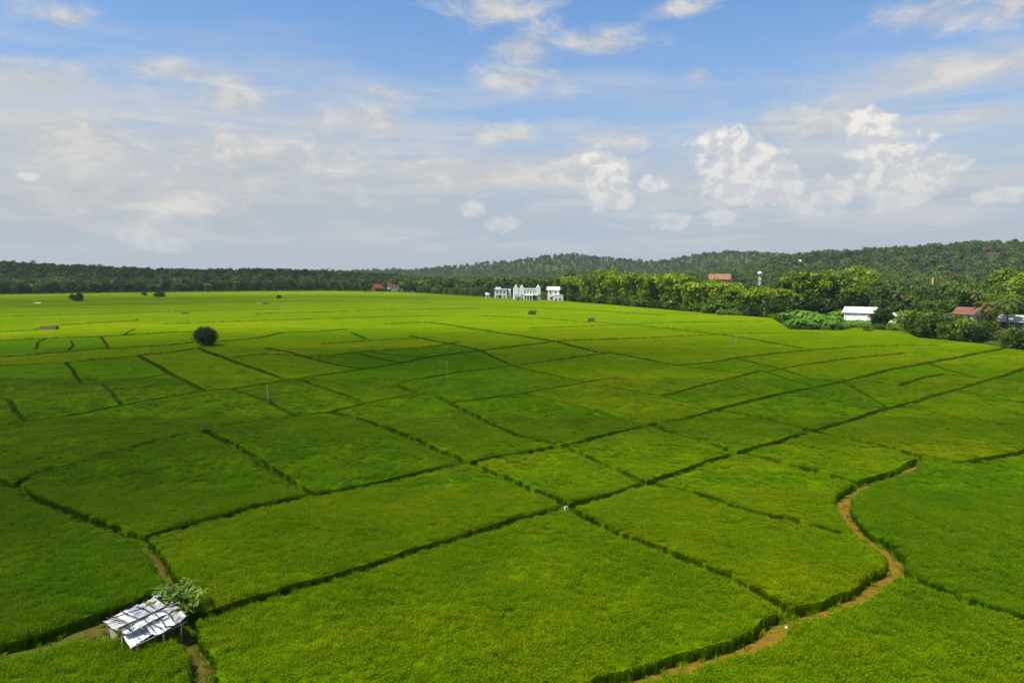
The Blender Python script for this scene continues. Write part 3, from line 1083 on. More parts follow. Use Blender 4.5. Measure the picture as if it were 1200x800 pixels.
def limb_mesh(name, mat, h, r, blobs, k=5, fork=0.35):
    m = MB()
    m.tube([(0, 0, -0.3), (0.03 * h * 0.3, 0, h * 0.2), (0, 0.02 * h, h * fork), (0.02 * h, 0, h * 0.7)], [r * 1.3, r, r * 0.8, r * 0.35], 6)
    for b in random.sample(blobs, min(k, len(blobs))):
        p = Vector((0, 0.01 * h, h * fork * random.uniform(0.7, 1.2)))
        q = Vector(b[:3])
        m.tube([p, p.lerp(q, 0.5) + Vector((0, 0, 0.04 * h)), q], [r * 0.5, r * 0.33, r * 0.12], 4, False)
    return m.mesh(name, mat, True)


def tree_kind(name, cat, mat, h, w, trunk=0.18, n=16, per=60, leaf=0.55, bark='bark', tr=None, flat=0.75):
    """prototype (kept out of the scene until copied): root, trunk, crown"""
    blobs = broad_blobs(h, w, trunk, n, flat)
    root = bpy.data.objects.new(name, None)
    root['category'] = cat
    t = bpy.data.objects.new('trunk', limb_mesh('trunk', M[bark], h, tr or h * 0.022, blobs)); t.parent = root
    c = bpy.data.objects.new('crown', crown_mesh('crown', mat, blobs, per, leaf)); c.parent = root
    return root, h


def bamboo_kind(h, n_culm=22):
    blobs, m = [], MB()
    for i in range(n_culm):
        a = random.uniform(0, 6.28)
        sp = random.uniform(0.05, 0.42) * h * 0.75
        hh = h * random.uniform(0.72, 1.0)
        d = Vector((math.cos(a), math.sin(a), 0))
        P = []
        for k in range(6):
            t = k / 5
            P.append(d * (0.5 + sp * t ** 2.2) + Vector((0, 0, hh * (t - 0.14 * t ** 4))))
        m.tube([P[0] - Vector((0, 0, 0.3))] + P[1:], [0.08, 0.075, 0.065, 0.05, 0.035, 0.015], 4, False)
        tn = random.uniform(0.1, 1.0)
        for k in range(5):
            t = 0.32 + 0.70 * k / 4
            p = d * (0.5 + sp * t ** 2.2) + Vector((0, 0, hh * (t - 0.14 * t ** 4)))
            s = h * random.uniform(0.055, 0.10) * (1.15 - 0.35 * t)
            blobs.append((p.x + d.x * s, p.y + d.y * s, p.z - s * 0.3, s * 1.25, s * 1.25, s * 0.95, min(1, tn * 0.7 + 0.3 * t)))
    for i in range(10):
        a = random.uniform(0, 6.28)
        blobs.append((math.cos(a) * h * 0.16, math.sin(a) * h * 0.16, h * random.uniform(0.08, 0.3), h * 0.11, h * 0.11, h * 0.10, random.uniform(0, 0.4)))
    root = bpy.data.objects.new('bamboo_clump', None)
    root['category'] = 'bamboo'
    t = bpy.data.objects.new('culms', m.mesh('culms', M['culm'], True)); t.parent = root; t['kind'] = 'stuff'
    c = bpy.data.objects.new('crown', crown_mesh('crown', M['bamboo'], blobs, 48, 0.62, 2.0, 0.5)); c.parent = root
    return root, h


def palm_kind(h, n_f=16, fl=3.6, mat='palm', name='palm_tree'):
    m = MB()
    bend = random.uniform(0.3, 1.0)
    top = Vector((bend, 0, h - 1.2))
    m.tube([(0, 0, -0.3), (bend * 0.2, 0, h * 0.35), (bend * 0.6, 0, h * 0.7), top], [0.22, 0.16, 0.14, 0.12], 6)
    vs, fs, tone = [], [], []
    for i in range(n_f):
        a = i * 2.4
        up = random.uniform(-0.1, 1.1)
        d = Vector((math.cos(a), math.sin(a), 0))
        sd = Vector((-d.y, d.x, 0))
        tn = random.uniform(0.2, 0.8) if up > 0.1 else 1.0
        prev = None
        for k in range(9):
            t = k / 8
            p = top + d * (fl * t) + Vector((0, 0, fl * (up * t - (0.75 + 0.3 * up) * t * t)))
            if prev is not None and k > 1:
                wd = 0.75 * math.sin(math.pi * min(1, t * 0.9 + 0.1)) + 0.1
                for s in (-1, 1):
                    b = len(vs)
                    vs += [prev, p, p + sd * s * wd - Vector((0, 0, 0.35 * wd)) + d * 0.15, prev.lerp(p, 0.4) + sd * s * wd - Vector((0, 0, 0.4 * wd))]
                    fs.append((b, b + 1, b + 2, b + 3))
                    tone += [tn] * 4
            prev = p
    me = mesh_np('fronds', vs, fs, M[mat])
    at = me.attributes.new('leaf_tone', 'FLOAT', 'POINT')
    at.data.foreach_set('value', np.array(tone, np.float32))
    root = bpy.data.objects.new(name, None)
    root['category'] = 'palm'
    t = bpy.data.objects.new('trunk', m.mesh('trunk', M['bark'], True)); t.parent = root
    c = bpy.data.objects.new('fronds', me); c.parent = root
    return root, h


def banana_kind(h):
    m = MB()
    vs, fs, tone = [], [], []
    for st in range(3):
        a0 = random.uniform(0, 6.28)
        bx, by = math.cos(a0) * 0.7 * (st > 0), math.sin(a0) * 0.7 * (st > 0)
        hh = h * random.uniform(0.28, 0.5)
        m.tube([(bx, by, -0.2), (bx, by, hh * 0.5), (bx + 0.05, by, hh)], [0.14, 0.11, 0.06], 6)
        for i in range(10):
            a = i * 2.4 + a0
            d = Vector((math.cos(a), math.sin(a), 0)); sd = Vector((-d.y, d.x, 0))
            fl = h * random.uniform(0.42, 0.6)
            up = random.uniform(0.2, 1.6)
            tn = random.uniform(0.1, 1.0)
            pts_ = []
            for k in range(6):
                t = k / 5
                p = Vector((bx, by, hh)) + d * (fl * t) + Vector((0, 0, fl * (up * t - 1.05 * up * t * t)))
                wd = 0.42 * math.sin(math.pi * (0.12 + 0.85 * t))
                pts_.append((p - sd * wd - Vector((0, 0, 0.12)), p, p + sd * wd - Vector((0, 0, 0.12))))
            b = len(vs)
            for q in pts_:
                vs += list(q); tone += [tn] * 3
            for k in range(5):
                for j in range(2):
                    fs.append((b + 3 * k + j, b + 3 * k + j + 1, b + 3 * k + j + 4, b + 3 * k + j + 3))
    me = mesh_np('leaves', vs, fs, M['banana'])
    at = me.attributes.new('leaf_tone', 'FLOAT', 'POINT')
    at.data.foreach_set('value', np.array(tone, np.float32))
    root = bpy.data.objects.new('banana_plant', None)
    root['category'] = 'banana plant'
    t = bpy.data.objects.new('stem', m.mesh('stem', M['culm'], True)); t.parent = root
    c = bpy.data.objects.new('leaves', me); c.parent = root
    return root, h


KIND = {}
KIND['broad'] = [tree_kind('broadleaf_tree', 'tree', M['broad'], 11, w, 0.12, 20, 60, 0.62) for w in (9, 10.5, 8.5)]
KIND['darktree'] = [tree_kind('dark_tree', 'tree', M['dark'], 11, w, 0.10, 20, 60, 0.62) for w in (9, 10, 8)]
KIND['bamboo'] = [bamboo_kind(14, k) for k in (24, 28, 22)]
KIND['yellow'] = [tree_kind('yellowish_tree', 'tree', M['yellow'], 12, w, 0.12, 24, 62, 0.62) for w in (11, 9.5)]
KIND['rusty'] = [tree_kind('rusty_tree', 'tree', M['rusty'], 11, 8, 0.15, 18, 40, 0.6)]
KIND['flame'] = [tree_kind('flowering_tree', 'tree', M['flame'], 9, 11, 0.2, 18, 40, 0.6)]
KIND['palm'] = [palm_kind(9), palm_kind(8)]
KIND['banana'] = [banana_kind(4.0), banana_kind(3.6), banana_kind(4.3)]
KIND['bush'] = [tree_kind('bush', 'bush', M['broad'], 3, w, 0.03, 14, 120, 0.30) for w in (4.2, 3.6)]
KIND['palebush'] = [tree_kind('bush', 'bush', M['yellow'], 3, w, 0.03, 14, 120, 0.30) for w in (4.2, 3.6)]
KIND['darkbush'] = [tree_kind('bush', 'bush', M['dark'], 3, w, 0.03, 14, 120, 0.30) for w in (4.0,)]
KIND['slim'] = [tree_kind('slim_tree', 'tree', M['flame'], 6, 4.2, 0.35, 14, 90, 0.32, 'pale_bark', 0.16)]
N_TREES = [0]


CAPS = [(824, 862, 326.0, 465), (881, 897, 332.5, 465), (1083, 1097, 331.5, 415), (1132, 1150, 327, 520)]


def low_view(p, h, half):
    """keep trees that stand in front of a known house low enough for it to show as in the photograph"""
    u_ = 600 + 800 * p.x / (p.y * 0.985)
    du = half * 800 / p.y
    for (a, b, v_, dmax) in CAPS:
        if a - du < u_ < b + du and p.y < dmax:
            zmax = CAM_H - (v_ - 320) / 800 * p.y
            h = min(h, max(1.5, zmax - p.z))
    return h


def plant(kind, loc, h, wide=1.0, label='', group=None):
    proto, ph = random.choice(KIND[kind])
    h = low_view(loc, h, h * 0.48)
    s = h / ph
    N_TREES[0] += 1
    return copy_thing(proto, loc, random.uniform(0, 6.28), (s * wide, s * wide, s), label, group)


def plant_px(kind, u, v_base, v_top, wide=1.0, label='', group=None, z=None):
    """stand a tree on the ground seen at (u, v_base), reaching up to v_top"""
    p = hit(u, v_base)
    h = (v_base - v_top) * p.y / 800 * 1.0
    return plant(kind, p, h, wide, label, group)


# ------------------------------------------------------------------ left forest edge: front rows as single trees
LBL_LEFT = 'dark tree fronting the left forest edge'
u = -40.0
while u < 432:
    for row in range(2):
        uu = u + row * 4 + random.uniform(-2, 2)
        d = float(edge_depth((uu - 600) / 800 * 560, 560)) + 12 + row * 16 + random.uniform(0, 8)
        p = at_depth(uu, d)
        k = random.choices(['darktree', 'broad', 'bamboo', 'palm'], [6, 4, 0.5, 0.5])[0]
        if k == 'palm':
            plant('palm', p, random.uniform(9, 12), 1.0, 'palm rising among the front ranks of the left forest edge', 'palms of the left forest edge')
        elif k == 'bamboo':
            plant('bamboo', p, random.uniform(8, 11), 1.0, 'lighter bamboo clump among the front ranks of the left forest edge', 'bamboo of the left forest edge')
        else:
            plant(k, p, random.uniform(7.5, 11.5), random.uniform(0.85, 1.2), LBL_LEFT if k == 'darktree' else 'mid green tree fronting the left forest edge',
                  'dark trees of the left forest edge' if k == 'darktree' else 'green trees of the left forest edge')
    u += random.uniform(7.5, 10.5)

# hedge and trees between the red houses and the white villa
for uu in (489, 495, 502, 510, 516, 523, 529, 536, 543, 550, 556, 562, 568):
    p = at_depth(uu, float(edge_depth((uu - 600) / 800 * 500, 500)) + random.uniform(6, 14))
    plant(random.choice(['darkbush', 'bush', 'bush']), p, random.uniform(4, 7.5), 0.9, 'dark bush in the row between red houses and white villa', 'bushes between the red houses and the villa')
for uu in range(430, 668, 9):
    p = at_depth(uu + random.uniform(-3, 3), random.uniform(560, 620))
    k = random.choice(['broad', 'broad', 'darktree', 'bamboo'])
    if 432 < uu < 474:
        p = at_depth(uu, random.uniform(700, 730))
    plant(k, p, random.uniform(9, 13), 1.0, {'broad': 'green tree in the belt of woodland behind the white villa', 'darktree': 'dark tree in the belt of woodland behind the white villa',
          'bamboo': 'bamboo clump in the belt of woodland behind the white villa'}[k], {'broad': 'green', 'darktree': 'dark', 'bamboo': 'bamboo'}[k] + ' trees behind the villa')

for i, u_ in enumerate((436, 449, 452, 456, 468, 474)):
    p = ground(u_, 341.9 + 0.2 * (i % 2))
    plant('bush', p, random.uniform(2.2, 4.0), 0.9, 'green bush growing before the red roofed houses', 'bushes before the red houses')
# bamboo grove along the middle edge of the fields
def vbase(uu):
    return float(np.interp(uu, [e[0] for e in EDGE_V], [e[1] for e in EDGE_V]))


uu = 664.0
while uu < 925:
    vb = vbase(min(uu, 904)) - 1.2
    p = ground(uu, vb)
    top = random.choice([314, 317, 319, 323, 328]) + random.uniform(-3, 4) - (3 if 690 < uu < 760 else 0)
    p.y += random.uniform(-2, 9)
    plant('bamboo', p, (vb - top) * p.y / 800, random.uniform(0.9, 1.35), 'yellow green bamboo clump in the front line of the grove', 'front bamboo clumps of the grove')
    uu += random.uniform(9, 13)
uu = 668.0
while uu < 1000:
    p = ground(uu, vbase(min(uu, 904)) - 3.2)
    p.z = float(terrain(p.x, p.y))
    k = random.choices(['bamboo', 'broad', 'yellow', 'rusty'], [5, 3, 2.5, 0.8])[0]
    nm = {'bamboo': 'bamboo clump', 'broad': 'green tree', 'yellow': 'yellow green tree', 'rusty': 'brownish tree'}[k]
    plant(k, p, random.uniform(14, 23) if k == 'bamboo' else random.uniform(11, 21), random.uniform(0.8, 1.1), nm + ' rising behind the front bamboo line of the grove', nm + 's inside the grove')
    uu += random.uniform(9, 14)
for uu in range(672, 920, 8):
    vb = vbase(min(uu, 904)) - 0.5
    p = ground(uu + random.uniform(-3, 3), vb)
    k = random.choice(['darkbush', 'darkbush', 'bush'])
    plant(k, p, random.choice([2.5, 4, 5.5, 8]) * random.uniform(0.8, 1.15), random.uniform(0.8, 1.3), ('dark' if k == 'darkbush' else 'green') + ' bush at the foot of the bamboo grove', ('dark' if k == 'darkbush' else 'green') + ' bushes at the foot of the grove')

# right hand village woodland
V_TREES = [  # kind, u, v_base, v_top, width factor
    ('yellow', 1008, 360, 312, 1.15), ('yellow', 985, 362, 318, 1.0), ('yellow', 965, 364, 322, 1.0), ('broad', 945, 366, 328, 1.1), ('broad', 925, 368, 332, 1.1),
    ('darktree', 905, 368, 340, 1.2), ('darktree', 958, 372, 346, 1.2), ('darktree', 985, 372, 344, 1.1), ('darktree', 940, 372, 345, 1.1), ('broad', 1022, 362, 334, 1.1), ('darktree', 1018, 364, 342, 1.0),
    ('broad', 1040, 360, 328, 1.1), ('broad', 1055, 362, 333, 1.0), ('broad', 1075, 366, 338, 1.1), ('darktree', 1098, 368, 344, 1.1), ('broad', 1085, 358, 330, 1.1),
    ('broad', 1118, 352, 330, 1.1), ('darktree', 1110, 364, 342, 1.0), ('broad', 1130, 358, 336, 1.1), ('broad', 1148, 360, 334, 1.1), ('yellow', 1182, 362, 314, 1.15), ('yellow', 1205, 366, 318, 1.1),
    ('broad', 1166, 366, 334, 1.0), ('palm', 1150, 384, 352, 1.0), ('palm', 1180, 386, 348, 1.0), ('palm', 1064, 372, 346, 1.0), ('darktree', 1033, 385.5, 360, 1.15), ('broad', 1168, 378, 352, 1.0),
    ('broad', 1003, 360, 338, 1.1), ('broad', 1050, 374, 352, 1.1), ('darktree', 1070, 378, 356, 1.1), ('broad', 1085, 376, 352, 1.1), ('broad', 1104, 374, 350, 1.1), ('bamboo', 1120, 360, 336, 1.3), ('broad', 1160, 374, 350, 1.1), ('bamboo', 1172, 370, 340, 1.3), ('yellow', 1195, 374, 345, 1.0), ('rusty', 1155, 389, 364, 1.0), ('broad', 1225, 372, 330, 1.1), ('darktree', 1250, 378, 335, 1.1), ('broad', 1278, 382, 340, 1.2), ('broad', 1310, 384, 345, 1.2), ('yellow', 1340, 388, 340, 1.1)]
WORD = {'yellow': 'yellow green tree', 'broad': 'mid green tree', 'darktree': 'dark green tree', 'palm': 'palm tree', 'rusty': 'brownish tree', 'bamboo': 'bamboo clump'}
for (k, u_, vb, vt, wf) in V_TREES:
    plant_px(k, u_, vb, vt, wf, WORD[k] + ' standing among the village houses', WORD[k] + 's among the village houses')
for i in range(46):
    u_ = random.uniform(905, 1240)
    vb = random.uniform(338, 352) if u_ < 1160 else random.uniform(340, 356)
    if 1128 < u_ < 1156 and vb > 340:
        continue
    k = random.choices(['broad', 'bamboo', 'darktree', 'yellow', 'rusty'], [5, 2, 2, 2, 0.6])[0]
    p = hit(u_, vb)
    plant(k, p, random.uniform(9, 14), random.uniform(0.9, 1.2), WORD[k] + ' in woodland behind the village houses', WORD[k] + 's behind the village houses')
plant_px('flame', 1113, 346, 322, 1.25, 'orange flowering tree behind the red brown house', None)

# bushes along the right field edge
for i, (u_, vb, vt, k) in enumerate([(1066, 391, 362, 'palebush'), (1076, 394, 366, 'bush'), (1088, 398, 372, 'bush'), (1100, 399, 370, 'darkbush'), (1112, 401, 375, 'bush'), (1122, 402, 374, 'palebush'),
                                     (1134, 403, 378, 'bush'), (1145, 404, 380, 'darkbush'), (1094, 390, 366, 'bush'), (1118, 393, 368, 'bush'), (1140, 394, 373, 'palebush'), (1158, 398, 376, 'bush'), (1186, 412, 388, 'bush'),
                                     (1200, 413, 385, 'darkbush'), (1216, 415, 388, 'bush'), (1190, 404, 384, 'palebush'), (1240, 418, 385, 'bush'), (1270, 420, 384, 'darkbush')]):
    nm = {'bush': 'mid green', 'palebush': 'yellow green', 'darkbush': 'dark green'}[k]
    plant_px(k, u_, vb, vt, 1.0, nm + ' bush in the right edge thicket', nm + ' bushes of the right thicket')
plant_px('slim', 1175, 410, 387, 1.1, 'small orange tinged tree with a pale trunk at the right field corner')
for (u_, vb, vt) in [(846, 371, 362), (856, 371.5, 363), (866, 372, 364), (878, 372, 365.5)]:
    plant_px('palebush', u_, vb, vt, 1.2, 'low light green bush on the field edge before the grove', 'low bushes before the grove')
plant_px('bush', 1017, 391, 385, 1.6, 'low dark shrub in the grass below the white shed')
plant_px('palebush', 828, 369, 357, 1.1, 'bright green round bush at the foot of the grove')

for i, (u_, vb, vt, k) in enumerate([(905, 375, 368, 'palebush'), (914, 379, 371, 'bush'), (921, 384, 377, 'palebush'), (929, 388, 380, 'bush'), (944, 388.5, 382, 'darkbush'), (967, 388.8, 381, 'palebush'),
                                     (984, 388.5, 380, 'bush'), (1006, 386.5, 382, 'palebush'), (1030, 388, 379, 'bush'), (1046, 389.5, 378, 'palebush')]):
    plant_px(k, u_, vb, vt, 1.15, {'bush': 'mid green', 'palebush': 'yellow green', 'darkbush': 'dark green'}[k] + ' shrub on the field edge of the banana plot', {'bush': 'mid green', 'palebush': 'yellow green', 'darkbush': 'dark green'}[k] + ' shrubs of the banana plot')
# banana plants in front of the white shed
for i in range(58):
    u_ = random.uniform(928, 1030)
    vb = np.interp(u_, [928, 950, 1000, 1030], [386.5, 387.5, 385, 386]) - random.uniform(0, 12 if u_ < 985 else 6)
    if 985 < u_ < 1028:
        vb = random.uniform(381, 386)
    p = hit(u_, vb)
    plant('banana', p, 2.7 if 984 < u_ < 1029 else random.choice([2.6, 3.3, 4.0, 5.0]) * random.uniform(0.9, 1.15), random.uniform(0.9, 1.3), 'bright green banana plant in the plot beside the white shed', 'banana plants beside the white shed')
for i in range(20):
    u_ = random.uniform(900, 965)
    p = hit(u_, random.uniform(372, 375.5))
    plant('banana', p, random.uniform(2.8, 5.2), 1.1, 'banana plant in the back row under the dark trees', 'banana plants under the trees')
for i in range(14):
    p = hit(random.uniform(1055, 1092), random.uniform(377, 384))
    plant('banana', p, random.uniform(4.5, 6), 1.1, 'tall banana plant behind the right thicket', 'banana plants behind the thicket')

# ------------------------------------------------------------------ single trees and bushes out in the fields
def lone(u_, vb, vt, wpx, label, mat='dark', name='round_tree', leaf=0.2, per=170, trunk=0.08, n=26, cat='tree'):
    p = ground(u_, vb)
    h = (vb - vt) * p.y / 800 * 1.03
    w = wpx * p.y / 800
    blobs = broad_blobs(h, w, trunk, n)
    r = thing(name, label, cat, p)
    obj('trunk', limb_mesh('trunk', M['bark'], h, h * 0.03, blobs), r)
    obj('crown', crown_mesh('crown', M[mat], blobs, per, leaf), r)


lone(242, 408.5, 382.5, 27, 'dark round leafy tree standing alone in the left fields', leaf=0.26, per=120, trunk=0.14, n=34)
lone(90, 354, 344, 15, 'small dark tree alone near the far left forest edge', leaf=0.55, per=40, n=14, name='small_tree')
lone(169, 347.5, 341, 7, 'small dark bush left of a wider bush at the far left field edge', leaf=0.5, per=40, n=10, name='bush', cat='bush')
lone(187, 349, 342.5, 13, 'wide dark bush near the far left field edge', leaf=0.5, per=40, n=12, name='bush', cat='bush')
lone(327, 351, 345.5, 7, 'small dark bush alone in the far bright field', leaf=0.45, per=40, n=10, name='bush', cat='bush')
lone(624, 370.5, 363.5, 11, 'low green bush in the bright field below the white villa', 'broad', leaf=0.35, per=60, n=10, name='bush', cat='bush')
lone(160, 378, 374, 6, 'low green bush in the far left field', 'broad', leaf=0.35, per=60, n=8, name='bush', cat='bush')
lone(610, 352.5, 347, 6, 'low green shrub in front of the white villa', 'broad', leaf=0.4, per=60, n=8, name='bush', cat='bush')
lone(627, 353.5, 345, 7, 'dark shrub at the right end of the white villa front', 'dark', leaf=0.4, per=60, n=8, name='bush', cat='bush')
lone(637, 353, 341, 9, 'yellow green tree between the white villa and the white lodge', 'yellow', leaf=0.5, per=50, n=10, name='small_tree')
lone(575.5, 350.5, 337, 7, 'dark tree in front of the left wing of the white villa', 'rusty', leaf=0.5, per=50, n=10, name='small_tree')
lone(586, 351, 345, 5, 'dark shrub in front of the left wing of the white villa', 'dark', leaf=0.4, per=60, n=8, name='bush', cat='bush')
lone(647, 353.5, 346, 4, 'brownish shrub in front of the white lodge', 'rusty', leaf=0.4, per=60, n=8, name='bush', cat='bush')

# ------------------------------------------------------------------ forest on the hills (one mass)
def forest_variant(i, mat=None):
    w = (7.5, 9, 8, 7)[i]
    b = broad_blobs(10, w, (0.05, 0.02, 0.2, 0.1)[i], (9, 12, 7, 10)[i], (0.7, 0.85, 0.6, 1.1)[i])
    o = bpy.data.objects.new('forest_tree', crown_mesh('forest_tree', mat or M['forest'], b, 22, 0.9))
    return o


def forest_palm():
    r, h = palm_kind(11)
    return r.children[1]


fv = [forest_variant(i) for i in range(4)]
for _ in range(2):
    pr = palm_kind(11, 14, 4.2)[0]
    fv.append([q for q in bpy.data.objects if q.parent is pr and q.name.startswith('fronds')][0])
fp, fs_, = [], []


def strew(u0, u1, d0, d1, spacing, hmin, hmax, front=0.0):
    dd = d0
    while dd < d1:
        sp = spacing * (1 + (dd - d0) / 1600)
        x0, x1 = (u0 - 600) / 800 * dd, (u1 - 600) / 800 * dd
        x = x0
        while x < x1:
            px1, py1 = x + random.uniform(-sp, sp) * 0.45, dd + random.uniform(-sp, sp) * 0.45
            e = float(edge_depth(px1, py1))
            if py1 > e + front:
                z = float(terrain(px1, py1))
                s = (hmin * 0.75 + (hmax * 1.12 - hmin * 0.75) * random.random() ** 1.5) / 10
                keep = True
                for (cx, cy, cr) in CLEAR:
                    if (px1 - cx) ** 2 + (py1 - cy) ** 2 < cr * cr:
                        keep = False
                        break
                if keep:
                    s = low_view(Vector((px1, py1, z)), s * 10, 4) / 10
                    fp.append((px1, py1, z - 0.3))
                    fs_.append((s * random.uniform(0.85, 1.25), s * random.uniform(0.85, 1.25), s))
            x += sp
        dd += sp * 0.9


CLEAR = []
def clear(p, r):
    CLEAR.append((p.x, p.y, r))


H_ORANGE = at_depth(842, 470)
H_TANK = at_depth(889, 470)
H_HILL = hit(1163, 301.5)
H_SMALL = hit(1142, 325)
H_GABLE = hit(937, 309)
H_FAR = hit(761, 317)
H_MAST1 = at_depth(704, 900)
H_MAST2 = at_depth(873, 1150)
H_BOARD = at_depth(1091, 420)
for p, r in ((H_ORANGE, 13), (H_TANK, 6), (H_HILL, 12), (H_SMALL, 7), (H_GABLE, 8), (H_FAR, 9), (H_BOARD, 5), (ground(462, 341.5), 22), (ground(443, 342), 14)):
    clear(p, r)
    # keep the sight line to each house open a little way
    if r < 20:
        dirn = Vector((0 - p.x, 0 - p.y, 0)).normalized()
        for k in range(1, 4):
            q = p + dirn * (k * r * 0.8)
            CLEAR.append((q.x, q.y, r * 0.75))
strew(-120, 470, 545, 880, 6.6, 7, 11.5, 40)
strew(430, 920, 470, 700, 8.0, 8, 13, 60)
strew(900, 1330, 300, 560, 7.5, 8, 12, 70)
strew(640, 1330, 560, 1150, 8.0, 7, 12.5, 70)
strew(-120, 700, 880, 1300, 13, 8, 12, 70)
strew(380, 1330, 1150, 2000, 12, 8, 13, 70)
strew(-150, 470, 1900, 2200, 26, 10, 14, 70)
nf = len(fp)
print('forest trees', nf, 'single trees', N_TREES[0])
scatter('hillside_forest', np.array(fp), RNG.uniform(0, 6.28, nf), np.array(fs_), RNG.random(nf), fv, np.where(RNG.random(nf) < 0.05, RNG.integers(4, 6, nf), RNG.integers(0, 4, nf)))


# ------------------------------------------------------------------ buildings
def window(parent, x, y, z, w=1.1, h=1.3, face='y'):
    """framed window set into a wall; the wall faces -y"""
    f = MB()
    t = 0.10
    f.box((x, y - 0.03, z + h / 2 + t / 2), (w + 2 * t, 0.10, t)); f.box((x, y - 0.03, z - h / 2 - t / 2), (w + 2 * t, 0.14, t))
    f.box((x - w / 2 - t / 2, y - 0.03, z), (t, 0.10, h)); f.box((x + w / 2 + t / 2, y - 0.03, z), (t, 0.10, h))
    fr = f.build('window', M['white'], parent)
    g = MB(); g.box((x, y - 0.01, z), (w, 0.04, h))
    g.build('pane', M['glass'], fr)


def door(parent, x, y, w=1.1, h=2.1, mat='dark_wood'):
    g = MB(); g.box((x, y - 0.03, h / 2), (w, 0.08, h))
    g.build('door', M[mat], parent)


def face_cam(p):
    """turn so that a building's -y front looks towards the viewpoint"""
    return math.atan2(-p.x, p.y) if False else -math.atan2(p.x, p.y)


# white villa: main block with gabled parapets
P = ground(617, 352); P.z = 0
v = thing('villa', 'white two storey villa with pointed corner gables at the far field edge', 'house', P, face_cam(P) + 0.08)
PXM = P.y / 800
wv, dv, hv = 30 * PXM, 11.0, 13.5 * PXM
b = MB(); b.box((0, 0, hv / 2), (wv, dv, hv))
b.build('wall', M['white'], v)
b = MB(); b.box((0, 0, hv + 0.12), (wv + 0.5, dv + 0.5, 0.25))
rf_ = b.build('roof', M['white_roof'], v)
for sx in (-0.43, -0.20, 0.43):
    g = MB()
    gw, gh = 2.6, 2.9
    x = sx * wv
    g.add([(x - gw / 2, -dv / 2 - 0.35, hv * 0.55), (x + gw / 2, -dv / 2 - 0.35, hv * 0.55), (x + gw / 2, -dv / 2 - 0.35, hv + 0.6), (x, -dv / 2 - 0.35, hv + gh), (x - gw / 2, -dv / 2 - 0.35, hv + 0.6),
           (x - gw / 2, -dv / 2 + 2.2, hv * 0.55), (x + gw / 2, -dv / 2 + 2.2, hv * 0.55), (x + gw / 2, -dv / 2 + 2.2, hv + 0.6), (x, -dv / 2 + 2.2, hv + gh), (x - gw / 2, -dv / 2 + 2.2, hv + 0.6)],
          [(0, 1, 2, 3, 4), (9, 8, 7, 6, 5), (0, 5, 6, 1), (1, 6, 7, 2), (2, 7, 8, 3), (3, 8, 9, 4), (4, 9, 5, 0)])
    g.build('gable', M['white'], v)
for i in range(5):
    x = (-0.08 + i * 0.105) * wv
    window(v, x, -dv / 2, hv * 0.74, 0.75, 1.3)
    window(v, x, -dv / 2, hv * 0.27, 0.9, 1.4)
b = MB(); b.box((0.13 * wv, -dv / 2 - 0.8, hv * 0.48), (0.55 * wv, 1.6, 0.18))
for i in range(6):
    b.box(((-0.12 + i * 0.1) * wv, -dv / 2 - 1.5, hv * 0.24), (0.28, 0.28, hv * 0.48))
b.build('balcony', M['white'], v)
b = MB(); b.box((-0.36 * wv, -dv / 2 - 1.9, hv * 0.20), (0.27 * wv, 3.6, hv * 0.40))
b.build('porch', M['grey'], v)
door(v, -0.36 * wv, -dv / 2 - 3.72, 1.3, 2.2)

P2 = ground(586, 350.5)
v = thing('villa_wing', 'white two storey house left of the gabled villa behind a dark tree', 'house', P2, face_cam(P2))
PXM = P2.y / 800
ww, hw_ = 14 * PXM, 11.5 * PXM
b = MB(); b.box((0.5, 0, hw_ / 2), (ww, 8, hw_)); b.build('wall', M['white'], v)
b = MB(); b.box((0.5, 0, hw_ + 0.15), (ww + 0.8, 8.8, 0.3)); b.box((-1.2, -1, hw_ + 0.9), (ww * 0.45, 4, 1.2)); b.build('roof', M['white_roof'], v)
for i in range(3):
    window(v, -1.9 + i * 2.3, -4, hw_ * 0.72, 1.2, 1.4); window(v, -1.9 + i * 2.3, -4, hw_ * 0.28, 1.2, 1.7)
P3 = ground(597, 350.6)
v = thing('garden_tower', 'slender white tower between the gabled villa and its left neighbour', 'tower', P3, face_cam(P3))
b = MB(); b.box((0, 0, 2.9), (1.7, 1.7, 5.8)); b.build('shaft', M['white'], v)
b = MB(); b.box((0, 0, 5.9), (2.1, 2.1, 0.25)); b.add([(-1, -1, 6.03), (1, -1, 6.03), (1, 1, 6.03), (-1, 1, 6.03), (0, 0, 7.0)], [(0, 1, 4), (1, 2, 4), (2, 3, 4), (3, 0, 4)]); b.build('cap', M['white_roof'], v)
P4 = ground(571.5, 350)
v = thing('gate_house', 'tiny white outbuilding at the left end of the villa grounds', 'outbuilding', P4, face_cam(P4))
b = MB(); b.box((0, 0, 1.5), (2.6, 2.6, 3.0)); b.build('wall', M['white'], v)
b = MB(); b.gable(2.6, 2.6, 3.0, 1.1, 0.3, 0.12); b.build('roof', M['white_roof'], v)
door(v, 0, -1.3, 0.9, 2.0)
P5 = ground(648.5, 352.8)
v = thing('lodge', 'white two storey lodge at the left end of the bamboo grove', 'house', P5, face_cam(P5))
b = MB(); b.box((0, 0, 3.6), (7.0, 6, 7.2)); b.build('wall', M['white'], v)
b = MB(); b.gable(7.0, 6, 7.2, 1.6, 0.5, 0.2); b.build('roof', M['white_roof'], v)
window(v, -1.8, -3, 5.2); window(v, 1.4, -3, 5.2)
b = MB(); b.box((3.1, -5.2, 1.9), (5.4, 3.6, 3.8)); b.box((3.1, -5.2, 3.9), (5.8, 4.0, 0.22)); b.build('front_wing', M['white'], v)
